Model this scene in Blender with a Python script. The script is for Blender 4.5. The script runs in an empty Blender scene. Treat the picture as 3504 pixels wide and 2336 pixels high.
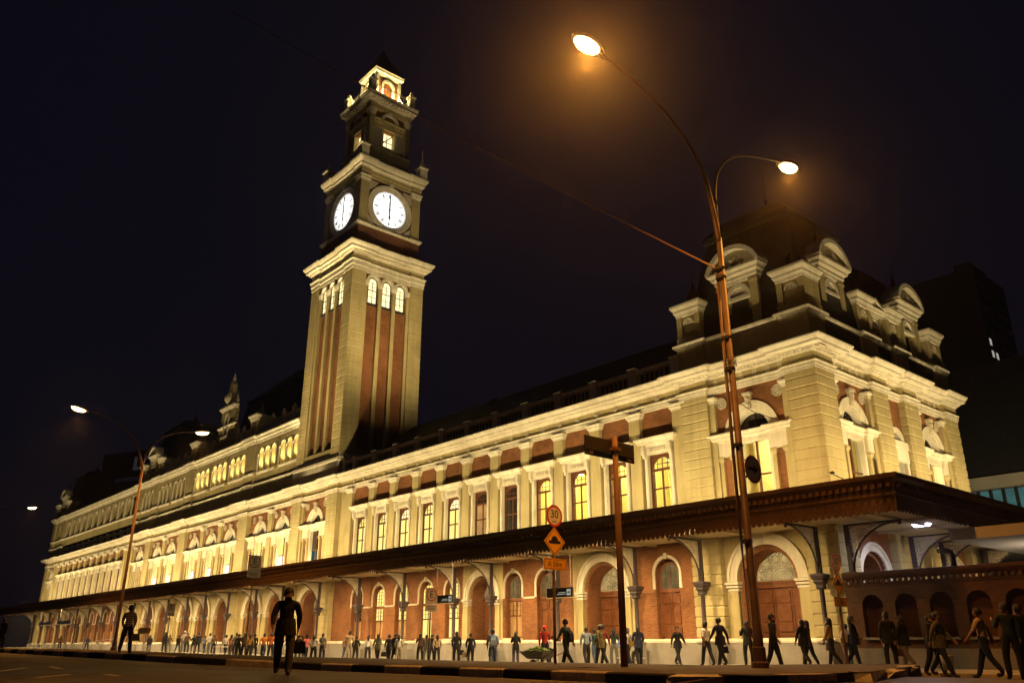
import bpy, bmesh, math, random
from math import sin, cos, pi, radians, sqrt
from mathutils import Vector, Matrix
random.seed(7)
scene = bpy.context.scene
COL = scene.collection

# ------------------------------------------------------------------ camera
cam_d = bpy.data.cameras.new('camera'); cam = bpy.data.objects.new('camera', cam_d); COL.objects.link(cam)
cam_d.sensor_width = 36.0; cam_d.lens = 28.7994; cam_d.clip_start = 0.1; cam_d.clip_end = 3000
YAW, PITCH, ROLL = radians(49.1223), radians(20.3575), radians(0.0542)
fw = Vector((-sin(YAW)*cos(PITCH), cos(YAW)*cos(PITCH), sin(PITCH)))
rt = Vector((cos(YAW), sin(YAW), 0)); up = rt.cross(fw)
r2 = cos(ROLL)*rt + sin(ROLL)*up; u2 = -sin(ROLL)*rt + cos(ROLL)*up
CAM = Vector((58.2258, -33.6979, 0.6343))
cam.matrix_world = Matrix(((r2.x, u2.x, -fw.x, CAM.x), (r2.y, u2.y, -fw.y, CAM.y), (r2.z, u2.z, -fw.z, CAM.z), (0, 0, 0, 1)))
scene.camera = cam

# ------------------------------------------------------------------ sky, exposure (night: the sun is below the horizon)
world = bpy.data.worlds.new('World'); scene.world = world; world.use_nodes = True
wn = world.node_tree; wn.nodes.clear()
sky = wn.nodes.new('ShaderNodeTexSky'); sky.sky_type = 'NISHITA'; sky.sun_disc = False
sky.sun_elevation = radians(-4.0); sky.sun_rotation = radians(200); sky.air_density = 1.6; sky.dust_density = 2.0; sky.ozone_density = 3.0
glow = wn.nodes.new('ShaderNodeRGB'); glow.outputs[0].default_value = (0.0024, 0.0021, 0.0041, 1)     # city light thrown back by the night air
bg1 = wn.nodes.new('ShaderNodeBackground'); bg1.inputs['Strength'].default_value = 0.05
bg2 = wn.nodes.new('ShaderNodeBackground'); bg2.inputs['Strength'].default_value = 1.0
add = wn.nodes.new('ShaderNodeAddShader'); wo = wn.nodes.new('ShaderNodeOutputWorld')
wn.links.new(sky.outputs[0], bg1.inputs[0]); wn.links.new(glow.outputs[0], bg2.inputs[0])
wn.links.new(bg1.outputs[0], add.inputs[0]); wn.links.new(bg2.outputs[0], add.inputs[1]); wn.links.new(add.outputs[0], wo.inputs[0])
vs = scene.view_settings; vs.view_transform = 'Standard'; vs.look = 'None'; vs.exposure = 0.45; vs.gamma = 1.0; vs.use_curve_mapping = False
scene.cycles.use_denoising = True
scene.cycles.use_adaptive_sampling = True; scene.cycles.adaptive_threshold = .02; scene.cycles.volume_bounces = 0
scene.cycles.max_bounces = 5; scene.cycles.diffuse_bounces = 2; scene.cycles.glossy_bounces = 3; scene.cycles.transmission_bounces = 4
scene.cycles.sample_clamp_indirect = 4.0; scene.cycles.caustics_reflective = False; scene.cycles.caustics_refractive = False

# ------------------------------------------------------------------ materials
MAT = {}
def _new(name):
    m = bpy.data.materials.new(name); m.use_nodes = True; MAT[name] = m
    return m, m.node_tree, m.node_tree.nodes['Principled BSDF']
def _pos(nt):
    g = nt.nodes.new('ShaderNodeNewGeometry'); return g.outputs['Position']
def _noise(nt, vec, scale, detail=4, rough=.6):
    n = nt.nodes.new('ShaderNodeTexNoise'); n.inputs['Scale'].default_value = scale; n.inputs['Detail'].default_value = detail
    n.inputs['Roughness'].default_value = rough; nt.links.new(vec, n.inputs['Vector']); return n
def _ramp(nt, fac, stops):
    r = nt.nodes.new('ShaderNodeValToRGB'); e = r.color_ramp.elements
    while len(e) < len(stops): e.new(.5)
    for k, (p, c) in enumerate(stops): e[k].position = p; e[k].color = (c[0], c[1], c[2], 1)
    nt.links.new(fac, r.inputs['Fac']); return r
def _bump(nt, b, h, strength, dist=.02):
    u = nt.nodes.new('ShaderNodeBump'); u.inputs['Strength'].default_value = strength; u.inputs['Distance'].default_value = dist
    nt.links.new(h, u.inputs['Height']); nt.links.new(u.outputs['Normal'], b.inputs['Normal'])
def mk(name, col, rough=.7, var=.18, scale=1.2, bump=.15, metal=0.0, spec=.3, fine=18):
    """painted / mineral surface: two scales of noise in colour and a little relief"""
    m, nt, b = _new(name); p = _pos(nt)
    n1 = _noise(nt, p, scale, 6, .65); n2 = _noise(nt, p, fine, 3)
    mul = nt.nodes.new('ShaderNodeMath'); mul.operation = 'MULTIPLY_ADD'; nt.links.new(n2.outputs['Fac'], mul.inputs[0]); mul.inputs[1].default_value = .35
    nt.links.new(n1.outputs['Fac'], mul.inputs[2])
    lo = tuple(c*(1-var) for c in col); hi = tuple(min(1, c*(1+var)) for c in col)
    r = _ramp(nt, mul.outputs[0], [(.45, lo), (.9, hi)])
    nt.links.new(r.outputs['Color'], b.inputs['Base Color'])
    b.inputs['Roughness'].default_value = rough; b.inputs['Metallic'].default_value = metal; b.inputs['Specular IOR Level'].default_value = spec
    if bump: _bump(nt, b, n2.outputs['Fac'], bump)
    return m
def mk_weathered(name, col, dirt, amount=.5):
    """painted render with rain streaks running down and patchy repaint"""
    m, nt, b = _new(name); p = _pos(nt)
    sc = nt.nodes.new('ShaderNodeVectorMath'); sc.operation = 'MULTIPLY'; sc.inputs[1].default_value = (2.6, 2.6, .22); nt.links.new(p, sc.inputs[0])
    st = _noise(nt, sc.outputs[0], 1.0, 6, .7); pa = _noise(nt, p, .45, 4); fi = _noise(nt, p, 22, 3)
    a = nt.nodes.new('ShaderNodeMath'); a.operation = 'MULTIPLY'; nt.links.new(st.outputs['Fac'], a.inputs[0]); nt.links.new(pa.outputs['Fac'], a.inputs[1])
    r = _ramp(nt, a.outputs[0], [(.12, tuple(c*(1-amount)+d*amount for c, d in zip(col, dirt))), (.30, col), (.48, tuple(min(1, c*1.08) for c in col))])
    nt.links.new(r.outputs['Color'], b.inputs['Base Color']); b.inputs['Roughness'].default_value = .75; b.inputs['Specular IOR Level'].default_value = .25
    _bump(nt, b, fi.outputs['Fac'], .12); return m
def mk_brick(name, c1, c2, mortar):
    m, nt, b = _new(name); p = _pos(nt)
    s = nt.nodes.new('ShaderNodeSeparateXYZ'); nt.links.new(p, s.inputs[0])
    ad = nt.nodes.new('ShaderNodeMath'); nt.links.new(s.outputs[0], ad.inputs[0]); nt.links.new(s.outputs[1], ad.inputs[1])
    c = nt.nodes.new('ShaderNodeCombineXYZ'); nt.links.new(ad.outputs[0], c.inputs[0]); nt.links.new(s.outputs[2], c.inputs[1])
    t = nt.nodes.new('ShaderNodeTexBrick'); t.inputs['Scale'].default_value = 1.0; t.inputs['Brick Width'].default_value = .25; t.inputs['Row Height'].default_value = .085
    t.inputs['Mortar Size'].default_value = .008; t.inputs['Mortar Smooth'].default_value = .3; t.inputs['Bias'].default_value = -.2
    for k, v in zip(('Color1', 'Color2', 'Mortar'), (c1, c2, mortar)): t.inputs[k].default_value = (*v, 1)
    nt.links.new(c.outputs[0], t.inputs['Vector'])
    n = _noise(nt, p, .7, 5); r = _ramp(nt, n.outputs['Fac'], [(.28, (.58, .55, .52)), (.5, (.95, .95, .95)), (.72, (1.18, 1.15, 1.1))])
    mx = nt.nodes.new('ShaderNodeMix'); mx.data_type = 'RGBA'; mx.blend_type = 'MULTIPLY'; mx.inputs[0].default_value = 1
    nt.links.new(t.outputs['Color'], mx.inputs[6]); nt.links.new(r.outputs['Color'], mx.inputs[7]); nt.links.new(mx.outputs[2], b.inputs['Base Color'])
    b.inputs['Roughness'].default_value = .85; b.inputs['Specular IOR Level'].default_value = .2
    _bump(nt, b, t.outputs['Fac'], .35, -.01); return m
def mk_emit(name, col, strength, var=0.0, scale=1.0):
    m, nt, b = _new(name); nt.nodes.remove(b); e = nt.nodes.new('ShaderNodeEmission'); e.inputs['Strength'].default_value = strength
    if var:
        n = _noise(nt, _pos(nt), scale, 3); r = _ramp(nt, n.outputs['Fac'], [(.35, tuple(c*(1-var) for c in col)), (.65, col)]); nt.links.new(r.outputs['Color'], e.inputs['Color'])
    else: e.inputs['Color'].default_value = (*col, 1)
    nt.links.new(e.outputs[0], nt.nodes['Material Output'].inputs[0]); return m

mk_weathered('cream', (.53, .44, .225), (.24, .18, .09), .55)
mk_weathered('trim', (.80, .74, .60), (.36, .29, .19), .55)
mk_brick('brick', (.30, .115, .045), (.20, .070, .028), (.27, .17, .09))
mk_brick('brick_dark', (.10, .045, .024), (.065, .03, .017), (.07, .05, .036)); mk('granite_dark', (.17, .15, .13), .8, .25, 1.0, .25)
mk('granite', (.29, .265, .24), .8, .22, 1.0, .25)
mk('wood', (.19, .066, .024), .5, .35, 3.0, .2)
mk('wood_dark', (.13, .05, .025), .5, .3, 3.0, .2)
mk('iron', (.06, .042, .045), .55, .25, 2.0, .1)
mk('iron_black', (.03, .026, .026), .5, .2, 2.0, .1)
mk('lace', (.55, .49, .38), .6, .25, 4.0, .1)
mk('fascia', (.11, .06, .032), .65, .25, 1.5, .1)
mk('soffit', (.56, .46, .28), .75, .15, 1.0, .1)
mk('slate', (.035, .036, .042), .6, .3, 1.0, .2)
mk('plaster_grey', (.30, .28, .24), .8, .2, .6, .1)
mk('carving', (.60, .53, .40), .8, .5, 9.0, .6)
mk('dark_glass', (.03, .026, .022), .12, .2, 1.0, 0, 0, .6)
mk('curtain', (.42, .26, .12), .8, .3, 1.5, .1)
mk('interior_yellow', (.62, .50, .20), .8, .15, 1.0, 0)
mk('steel', (.105, .062, .046), .55, .35, 2.5, .15, .3)
mk('galv', (.30, .27, .25), .5, .2, 3.0, .1, .6)
mk('pole_brown', (.20, .105, .05), .6, .25, 2.0, .15)
mk('concrete', (.42, .39, .35), .85, .15, .8, .2)
def mk_asphalt(name, col):
    m, nt, b = _new(name); p = _pos(nt); n1 = _noise(nt, p, .22, 5, .6); n2 = _noise(nt, p, 28, 3); n3 = _noise(nt, p, 1.6, 6, .7)
    v = nt.nodes.new('ShaderNodeTexVoronoi'); v.feature = 'DISTANCE_TO_EDGE'; v.inputs['Scale'].default_value = .32
    wv = nt.nodes.new('ShaderNodeVectorMath'); wv.operation = 'ADD'; nt.links.new(p, wv.inputs[0]); nt.links.new(n3.outputs['Color'], wv.inputs[1]); nt.links.new(wv.outputs[0], v.inputs['Vector'])
    ck = _ramp(nt, v.outputs['Distance'], [(.0, (.25, .25, .25)), (.022, (1, 1, 1))]); pt = _ramp(nt, n1.outputs['Fac'], [(.40, tuple(c*.55 for c in col)), (.47, col), (.56, tuple(c*1.25 for c in col)), (.60, tuple(c*1.7 for c in col))])
    gr = _ramp(nt, n3.outputs['Fac'], [(.3, (.7, .7, .7)), (.7, (1.2, 1.2, 1.2))])
    x1 = nt.nodes.new('ShaderNodeMix'); x1.data_type = 'RGBA'; x1.blend_type = 'MULTIPLY'; x1.inputs[0].default_value = 1; nt.links.new(pt.outputs[0], x1.inputs[6]); nt.links.new(ck.outputs[0], x1.inputs[7])
    x2 = nt.nodes.new('ShaderNodeMix'); x2.data_type = 'RGBA'; x2.blend_type = 'MULTIPLY'; x2.inputs[0].default_value = 1; nt.links.new(x1.outputs[2], x2.inputs[6]); nt.links.new(gr.outputs[0], x2.inputs[7])
    nt.links.new(x2.outputs[2], b.inputs['Base Color']); rr = _ramp(nt, n1.outputs['Fac'], [(.4, (.5, .5, .5)), (.6, (.8, .8, .8))]); nt.links.new(rr.outputs[0], b.inputs['Roughness']); b.inputs['Specular IOR Level'].default_value = .45
    _bump(nt, b, n2.outputs['Fac'], .6, .01)
mk_asphalt('asphalt', (.062, .055, .048))
mk('asphalt_far', (.075, .068, .06), .85, .3, .3, .4, 0, .3, 30)
mk('island_earth', (.085, .066, .048), .9, .4, .8, .6, 0, .2, 12)
mk('kerb_white', (.46, .40, .32), .85, .4, 3.5, .6, 0, .2, 14)
mk('kerb_black', (.028, .026, .024), .85, .4, 3.5, .6, 0, .2, 14)
mk('road_paint', (.55, .50, .40), .8, .35, 3.0, .2)
mk('pavement', (.36, .33, .29), .85, .25, 1.0, .3)
mk('sign_white', (.72, .70, .66), .45, .06, 2.0, 0)
mk('sign_red', (.55, .035, .025), .45, .1, 2.0, 0)
mk('sign_yellow', (.80, .40, .02), .45, .08, 2.0, 0)
mk('sign_black', (.015, .014, .014), .45, .1, 2.0, 0)
mk('sign_back', (.05, .042, .038), .5, .25, 2.0, .1, .3)
mk('sign_blue', (.04, .05, .20), .45, .1, 2.0, 0)
mk('tower_block', (.13, .125, .10), .85, .2, .15, .1)
mk('clock_black', (.01, .01, .012), .5, .1, 2.0, 0)
def mk_glass(name):
    m, nt, b = _new(name); nt.nodes.remove(b); t = nt.nodes.new('ShaderNodeBsdfTransparent'); t.inputs[0].default_value = (.86, .90, .84, 1); g = nt.nodes.new('ShaderNodeBsdfGlossy'); g.inputs['Roughness'].default_value = .05
    x = nt.nodes.new('ShaderNodeMixShader'); x.inputs[0].default_value = .07; nt.links.new(t.outputs[0], x.inputs[1]); nt.links.new(g.outputs[0], x.inputs[2]); nt.links.new(x.outputs[0], nt.nodes['Material Output'].inputs[0])
mk_glass('clear_glass')
mk_emit('lit_yellow', (1.0, .78, .22), 1.05, .12, .8)
mk_emit('lit_pale', (1.0, .84, .40), 1.35, .15, .8)
mk_emit('lit_orange', (.95, .50, .15), .55, .35, 1.2)
mk_emit('lit_dim', (.55, .42, .16), .28, .5, 1.5)
mk_emit('lit_room', (.80, .54, .20), .55, .6, 1.4)
mk_emit('lit_white', (1.0, .93, .66), 1.7, .2, .7)
mk_emit('lit_teal', (.16, .42, .40), .20, .4, .8)
mk_emit('clock_face', (1.0, .97, .90), 1.25)
mk_emit('sodium_lamp', (1.0, .58, .16), 22.0)
mk_emit('tube_lamp', (.75, .70, 1.0), 7.0)
mk_emit('flood_glass', (1.0, .86, .58), 4.0)
mk_emit('red_beacon', (1.0, .05, .03), 4.0)
mk_emit('far_lit', (.9, .85, .7), .3)
mk_emit('far_sign', (.7, .7, .75), .02)

# ------------------------------------------------------------------ mesh builder (local frame: x along the wall, -y outwards, z up)
class MB:
    def __init__(s): s.v = []; s.f = []
    def add(s, pts, faces):
        o = len(s.v); s.v += [tuple(p) for p in pts]; s.f += [tuple(i+o for i in f) for f in faces]; return s
    def box(s, x0, x1, y0, y1, z0, z1):
        return s.add([(x0,y0,z0),(x1,y0,z0),(x1,y1,z0),(x0,y1,z0),(x0,y0,z1),(x1,y0,z1),(x1,y1,z1),(x0,y1,z1)],
                     [(0,3,2,1),(4,5,6,7),(0,1,5,4),(1,2,6,5),(2,3,7,6),(3,0,4,7)])
    def bevbox(s, x0, x1, y0, y1, z0, z1, b):
        """box with its front and top/bottom edges chamfered: a dressed stone"""
        P = []
        for z, i in ((z0, b), (z0+b, 0), (z1-b, 0), (z1, b)):
            P += [(x0+i, y0+i, z), (x1-i, y0+i, z), (x1-i, y1, z), (x0+i, y1, z)]
        F = [(0,3,2,1), (12,13,14,15)]
        for r in range(3):
            for k in range(4): F.append((r*4+k, r*4+(k+1) % 4, r*4+4+(k+1) % 4, r*4+4+k))
        return s.add(P, F)
    def frustum(s, x0, x1, y0, y1, z0, X0, X1, Y0, Y1, z1):
        return s.add([(x0,y0,z0),(x1,y0,z0),(x1,y1,z0),(x0,y1,z0),(X0,Y0,z1),(X1,Y0,z1),(X1,Y1,z1),(X0,Y1,z1)],
                     [(0,3,2,1),(4,5,6,7),(0,1,5,4),(1,2,6,5),(2,3,7,6),(3,0,4,7)])
    def sweep(s, prof, path, closed=False):
        """profile [(outward, z)] (closed loop) swept along plan path [(x, y)]; outwards is right of travel"""
        n = len(path); m = len(prof); pts = []
        for i, (x, y) in enumerate(path):
            def nrm(a, b):
                dx, dy = b[0]-a[0], b[1]-a[1]; L = sqrt(dx*dx+dy*dy) or 1; return (dy/L, -dx/L)
            ns = []
            if closed or i > 0: ns.append(nrm(path[i-1], path[i]))
            if closed or i < n-1: ns.append(nrm(path[i], path[(i+1) % n]))
            if len(ns) == 2:
                ax, ay = ns[0][0]+ns[1][0], ns[0][1]+ns[1][1]; d = 1+ns[0][0]*ns[1][0]+ns[0][1]*ns[1][1]
                nx, ny = ax/d, ay/d
            else: nx, ny = ns[0]
            pts += [(x+nx*w, y+ny*w, z) for w, z in prof]
        F = []
        for i in range(n if closed else n-1):
            a = i*m; b = ((i+1) % n)*m
            for k in range(m): F.append((a+k, b+k, b+(k+1) % m, a+(k+1) % m))
        if not closed: F += [tuple(range(m)), tuple((n-1)*m+k for k in reversed(range(m)))]
        return s.add(pts, F)
    def extr(s, poly, y0, y1):
        """polygon in x-z, extruded from y0 to y1"""
        n = len(poly)
        return s.add([(x, y0, z) for x, z in poly]+[(x, y1, z) for x, z in poly],
                     [tuple(range(n)), tuple(reversed(range(n, 2*n)))]+[(k, k+n, (k+1) % n+n, (k+1) % n) for k in range(n)])
    def ring(s, cx, zs, ro, ri, y0, y1, n=14, a0=0, a1=pi):
        P = []; F = []
        for k in range(n+1):
            a = a0+(a1-a0)*k/n
            for r in (ro, ri):
                for y in (y0, y1): P.append((cx+r*cos(a), y, zs+r*sin(a)))
        for k in range(n):
            a = 4*k; b = a+4
            F += [(a, b, b+1, a+1), (a+2, a+3, b+3, b+2), (a, a+2, b+2, b), (a+1, b+1, b+3, a+3)]
        if abs(a1-a0) < 6.2: F += [(0, 1, 3, 2), (4*n, 4*n+2, 4*n+3, 4*n+1)]
        return s.add(P, F)
    def disc(s, cx, zc, r, y, n=24, a0=0, a1=2*pi, th=0.0):
        full = abs(a1-a0) > 6.2
        pts = [(cx+r*cos(a0+(a1-a0)*k/n), zc+r*sin(a0+(a1-a0)*k/n)) for k in range(n if full else n+1)]
        if th: return s.extr(pts, y, y+th)
        return s.add([(x, y, z) for x, z in pts], [tuple(range(len(pts)))])
    def wall(s, x0, x1, z0, z1, cx, zb, zs, hw, y0, y1, n=12):
        """wall front with a round-arched opening (sill zb, springing zs, half width hw) and its reveals"""
        arc = [(cx+hw*cos(pi-pi*k/n), zs+hw*sin(pi-pi*k/n)) for k in range(n+1)]
        if zb > z0+.01: s.add([(x0,y0,z0),(x1,y0,z0),(x1,y0,zb),(x0,y0,zb)], [(0,1,2,3)])
        else: zb = z0
        s.add([(x0,y0,zb),(cx-hw,y0,zb),(cx-hw,y0,zs),(cx-hw,y0,z1),(x0,y0,z1)], [(0,1,2,3,4)])
        s.add([(cx+hw,y0,zb),(x1,y0,zb),(x1,y0,z1),(cx+hw,y0,z1),(cx+hw,y0,zs)], [(0,1,2,3,4)])
        for k in range(n):
            (a, b), (c, d) = arc[k], arc[k+1]
            s.add([(a,y0,b),(c,y0,d),(c,y0,z1),(a,y0,z1)], [(0,1,2,3)])
        edge = [(cx-hw, zb)]+arc+[(cx+hw, zb)]
        for k in range(len(edge)-1):
            (a, b), (c, d) = edge[k], edge[k+1]
            s.add([(a,y0,b),(c,y0,d),(c,y1,d),(a,y1,b)], [(0,1,2,3)])
        s.add([(cx-hw,y0,zb),(cx+hw,y0,zb),(cx+hw,y1,zb),(cx-hw,y1,zb)], [(0,1,2,3)])
        return s
    def wallrect(s, x0, x1, z0, z1, a, b, c, d, y0, y1):
        """wall front with a rectangular opening x a..b, z c..d"""
        s.add([(x0,y0,z0),(x1,y0,z0),(x1,y0,c),(x0,y0,c)], [(0,1,2,3)]); s.add([(x0,y0,d),(x1,y0,d),(x1,y0,z1),(x0,y0,z1)], [(0,1,2,3)])
        s.add([(x0,y0,c),(a,y0,c),(a,y0,d),(x0,y0,d)], [(0,1,2,3)]); s.add([(b,y0,c),(x1,y0,c),(x1,y0,d),(b,y0,d)], [(0,1,2,3)])
        for p, q in (((a,c),(b,c)), ((b,c),(b,d)), ((b,d),(a,d)), ((a,d),(a,c))):
            s.add([(p[0],y0,p[1]),(q[0],y0,q[1]),(q[0],y1,q[1]),(p[0],y1,p[1])], [(0,1,2,3)])
        return s
    def tube(s, path, r, n=8, r2=None):
        path = [Vector(p) for p in path]; P = []; N = len(path)
        for i, p in enumerate(path):
            d = (path[min(i+1, N-1)]-path[max(i-1, 0)]).normalized()
            a = d.cross(Vector((0, 0, 1)));
            if a.length < 1e-3: a = d.cross(Vector((1, 0, 0)))
            a.normalize(); b = d.cross(a); rr = r if r2 is None else r+(r2-r)*i/(N-1)
            for k in range(n): t = 2*pi*k/n; P.append(p+a*(rr*cos(t))+b*(rr*sin(t)))
        F = [(i*n+k, i*n+(k+1) % n, (i+1)*n+(k+1) % n, (i+1)*n+k) for i in range(N-1) for k in range(n)]
        F += [tuple(reversed(range(n))), tuple((N-1)*n+k for k in range(n))]
        return s.add(P, F)
    def lathe(s, prof, n=12, cx=0, cy=0):
        P = [(cx+r*cos(2*pi*k/n), cy+r*sin(2*pi*k/n), z) for r, z in prof for k in range(n)]; m = len(prof)
        F = [(i*n+k, i*n+(k+1) % n, (i+1)*n+(k+1) % n, (i+1)*n+k) for i in range(m-1) for k in range(n)]
        F += [tuple(reversed(range(n))), tuple((m-1)*n+k for k in range(n))]
        return s.add(P, F)
    def sq(s, prof, cx=0, cy=0):
        """square 'lathe': profile of (half size, z)"""
        P = [(cx+a*r, cy+b*r, z) for r, z in prof for a, b in ((-1,-1),(1,-1),(1,1),(-1,1))]; m = len(prof)
        F = [(i*4+k, i*4+(k+1) % 4, (i+1)*4+(k+1) % 4, (i+1)*4+k) for i in range(m-1) for k in range(4)]
        F += [(3,2,1,0), tuple((m-1)*4+k for k in range(4))]
        return s.add(P, F)
    def move(s, dx=0, dy=0, dz=0, rz=0, since=0):
        c, d = cos(rz), sin(rz)
        for i in range(since, len(s.v)):
            x, y, z = s.v[i]; s.v[i] = (c*x-d*y+dx, d*x+c*y+dy, z+dz)
        return s
    def mesh(s, name, smooth=False):
        me = bpy.data.meshes.new(name); me.from_pydata(s.v, [], s.f)
        bm = bmesh.new(); bm.from_mesh(me); bmesh.ops.recalc_face_normals(bm, faces=bm.faces); bm.to_mesh(me); bm.free()
        if smooth:
            for p in me.polygons: p.use_smooth = True
        me.update(); return me
CACHE = {}
def M(key, build, mat, smooth=False):
    """shared mesh data for alike pieces"""
    k = (key, mat)
    if k not in CACHE:
        me = build().mesh(key, smooth); me.materials.append(MAT[mat]); CACHE[k] = me
    return CACHE[k]
def put(name, me, parent=None, loc=(0, 0, 0), rz=0.0, scale=None):
    o = bpy.data.objects.new(name, me); COL.objects.link(o); o.location = loc; o.rotation_euler = (0, 0, rz)
    if scale: o.scale = scale
    if parent is not None: o.parent = parent
    return o
def P(name, mb, mat, parent=None, loc=(0, 0, 0), rz=0.0, smooth=False):
    me = mb.mesh(name, smooth); me.materials.append(MAT[mat]); return put(name, me, parent, loc, rz)
def E(name, parent=None, loc=(0, 0, 0), rz=0.0):
    o = bpy.data.objects.new(name, None); o.empty_display_size = .2; COL.objects.link(o); o.location = loc; o.rotation_euler = (0, 0, rz)
    if parent is not None: o.parent = parent
    return o
def tag(o, label, cat, group=None):
    o['label'] = label; o['category'] = cat
    if group: o['group'] = group
    return o
def struct(o): o['kind'] = 'structure'; return o
def stuff(o): o['kind'] = 'stuff'; return o
def lamp(name, kind, loc, energy, col, parent=None, size=.3, size_y=None, aim=None, spot=None, blend=.5):
    d = bpy.data.lights.new(name, kind); d.energy = energy; d.color = col
    if kind == 'AREA':
        d.shape = 'RECTANGLE'; d.size = size; d.size_y = size_y or size
    else: d.shadow_soft_size = size
    if kind == 'SPOT': d.spot_size = spot or radians(90); d.spot_blend = blend
    o = bpy.data.objects.new(name, d); COL.objects.link(o); o.location = loc
    if aim is not None: o.rotation_euler = (Vector(aim)-Vector(loc)).to_track_quat('-Z', 'Y').to_euler()
    if parent is not None: o.parent = parent
    return o
WARM = (1.0, .75, .35); YEL = (1.0, .80, .34); SOD = (1.0, .37, .05)

# ================================================================== THE STATION
AX = -29.3                                        # axis of symmetry of the long range
def mir(x): return 2*AX-x
station = tag(E('railway_station'), 'long cream and red brick railway station lit by floodlights at night', 'station building')
PIERS_R = [(-10.75, -9.05), (-4.35, -2.65), (32.85, 34.5), (38.95, 40.55)]
PIERS_C = [(-22.2, -20.15)]
PIERS = sorted(PIERS_R+PIERS_C+[(mir(b), mir(a)) for a, b in PIERS_R+PIERS_C])
XR, XL = 40.55, mir(40.55)
SIDE_PIERS = [(-.15, 1.5), (5.2, 6.8), (8.6, 10.2), (13.6, 15.2)]
YF, YB, YW = -.15, .08, .22                       # pier face, entablature plane between piers, wall plane
def main_path(yf, yb, xo=0.0):
    pts = [(XL, 15.2), (XL, yf)]
    for k, (a, b) in enumerate(PIERS):
        if k: pts += [(a, yb), (a, yf)]
        if k < len(PIERS)-1: pts += [(b, yf), (b, yb)]
    xi = XR-(yb-yf); pts += [(XR, yf)]
    for k, (a, b) in enumerate(SIDE_PIERS):
        if k: pts += [(xi, a), (XR, a)]
        if k < len(SIDE_PIERS)-1: pts += [(XR, b), (xi, b)]
    return pts+[(XR, 15.2)]
MP = main_path(YF, YB)
P('architrave', MB().sweep([(-.3, 12.56), (.04, 12.56), (.04, 12.68), (.09, 12.69), (.09, 12.82), (.15, 12.86), (.15, 12.9), (-.3, 12.9)], MP), 'trim', station)
P('frieze', MB().sweep([(-.3, 12.895), (0, 12.895), (0, 13.34), (-.3, 13.34)], MP), 'cream', station)
P('cornice', MB().sweep([(-.3, 13.335), (.04, 13.335), (.08, 13.40), (.26, 13.47), (.30, 13.47), (.30, 13.52), (.58, 13.56), (.60, 13.66), (.68, 13.72), (.78, 13.82), (.78, 13.88), (-.3, 13.95)], MP), 'trim', station)
# dentils: a row of small blocks under the cornice of the near pavilion (too small to pick apart singly)
dn = MB()
x = 33.0
while x < 41.1: dn.box(x, x+.09, (-.15-.26 if (x < 34.6 or x > 38.85) else .08-.26), .1, 13.40, 13.48); x += .19
y = -.4
while y < 15: dn.box(40.3, 40.5+.26 if any(a-.1 < y < b+.1 for a, b in SIDE_PIERS) else 40.32+.26, y, y+.09, 13.40, 13.48); y += .19
stuff(P('dentil_course', dn, 'trim', station))
# triglyph grooves on the pavilion friezes
tg = lambda: MB().box(-.10, -.055, -.02, .02, 12.93, 13.30).box(-.022, .022, -.02, .02, 12.93, 13.30).box(.055, .10, -.02, .02, 12.93, 13.30)
for xx in (35.0, 35.75, 36.5, 37.25, 38.0, 38.65): put('triglyph', M('triglyph', tg, 'trim'), station, (xx, YB, 0))
for yy in (2.1, 2.8, 3.5, 4.2, 4.8, 10.8, 11.5, 12.2, 12.9): put('triglyph', M('triglyph', tg, 'trim'), station, (XR-.23, yy, 0), pi/2)

def block_mesh(w, d, h=.445, b=.04):
    def f():
        P_ = []
        for z, i in ((0, b), (b, 0), (h-b, 0), (h, b)): P_ += [(i, i, z), (w-i, i, z), (w-i, d-i, z), (i, d-i, z)]
        F = [(0,3,2,1), (12,13,14,15)]
        for r in range(3):
            for k in range(4): F.append((r*4+k, r*4+(k+1) % 4, r*4+4+(k+1) % 4, r*4+4+k))
        return MB().add(P_, F)
    return M('block_%.2f_%.2f_%.2f' % (w, d, h), f, 'cream')
def pier(name, x0, y0, w, d, zs, parent, n, z0=.97, h=.47, core=True, rz=0.0):
    """rusticated pier: a core with one dressed stone per course"""
    c = MB().box(.03, w-.03, .03, d, z0-1.5, z0+n*h) if core else None
    pr = P(name, c, 'cream', parent, (x0, y0, 0), rz)
    for k in range(n): put('stone_block', block_mesh(w, d, h-.022), pr, (0, 0, z0+k*h))
    return pr
def pier_joined(name, x0, y0, w, d, parent, n, z0=.97, h=.47):
    c = MB().box(.03, w-.03, .03, d, z0-1.5, z0+n*h)
    for k in range(n):
        s = len(c.v); c.bevbox(0, w, 0, d, z0+k*h, z0+k*h+h-.018, .028)
    return stuff(P(name, c, 'cream', parent, (x0, y0, 0)))
for a, b in PIERS:
    if a > 38: pier('corner_pier', a, YF, b-a, 1.65, 0, station, 25)
    elif a > -12: pier('pier', a, YF, b-a, .6, 0, station, 25)
    else: pier_joined('pier', a, YF, b-a, .6, station, 25)
for a, b in SIDE_PIERS[1:]: pier('side_pier', XR, a, b-a, .6, 0, station, 25, rz=pi/2)
# plinth of grey stone
PP = main_path(YF-.12, YB-.02)
P('plinth', MB().sweep([(-.6, -1.2), (.06, -1.2), (.06, .78), (-.6, .78)], PP), 'granite', station)
P('plinth_moulding', MB().sweep([(-.6, .775), (.08, .775), (.08, .86), (.0, .95), (-.6, .98)], PP), 'trim', station)

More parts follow.
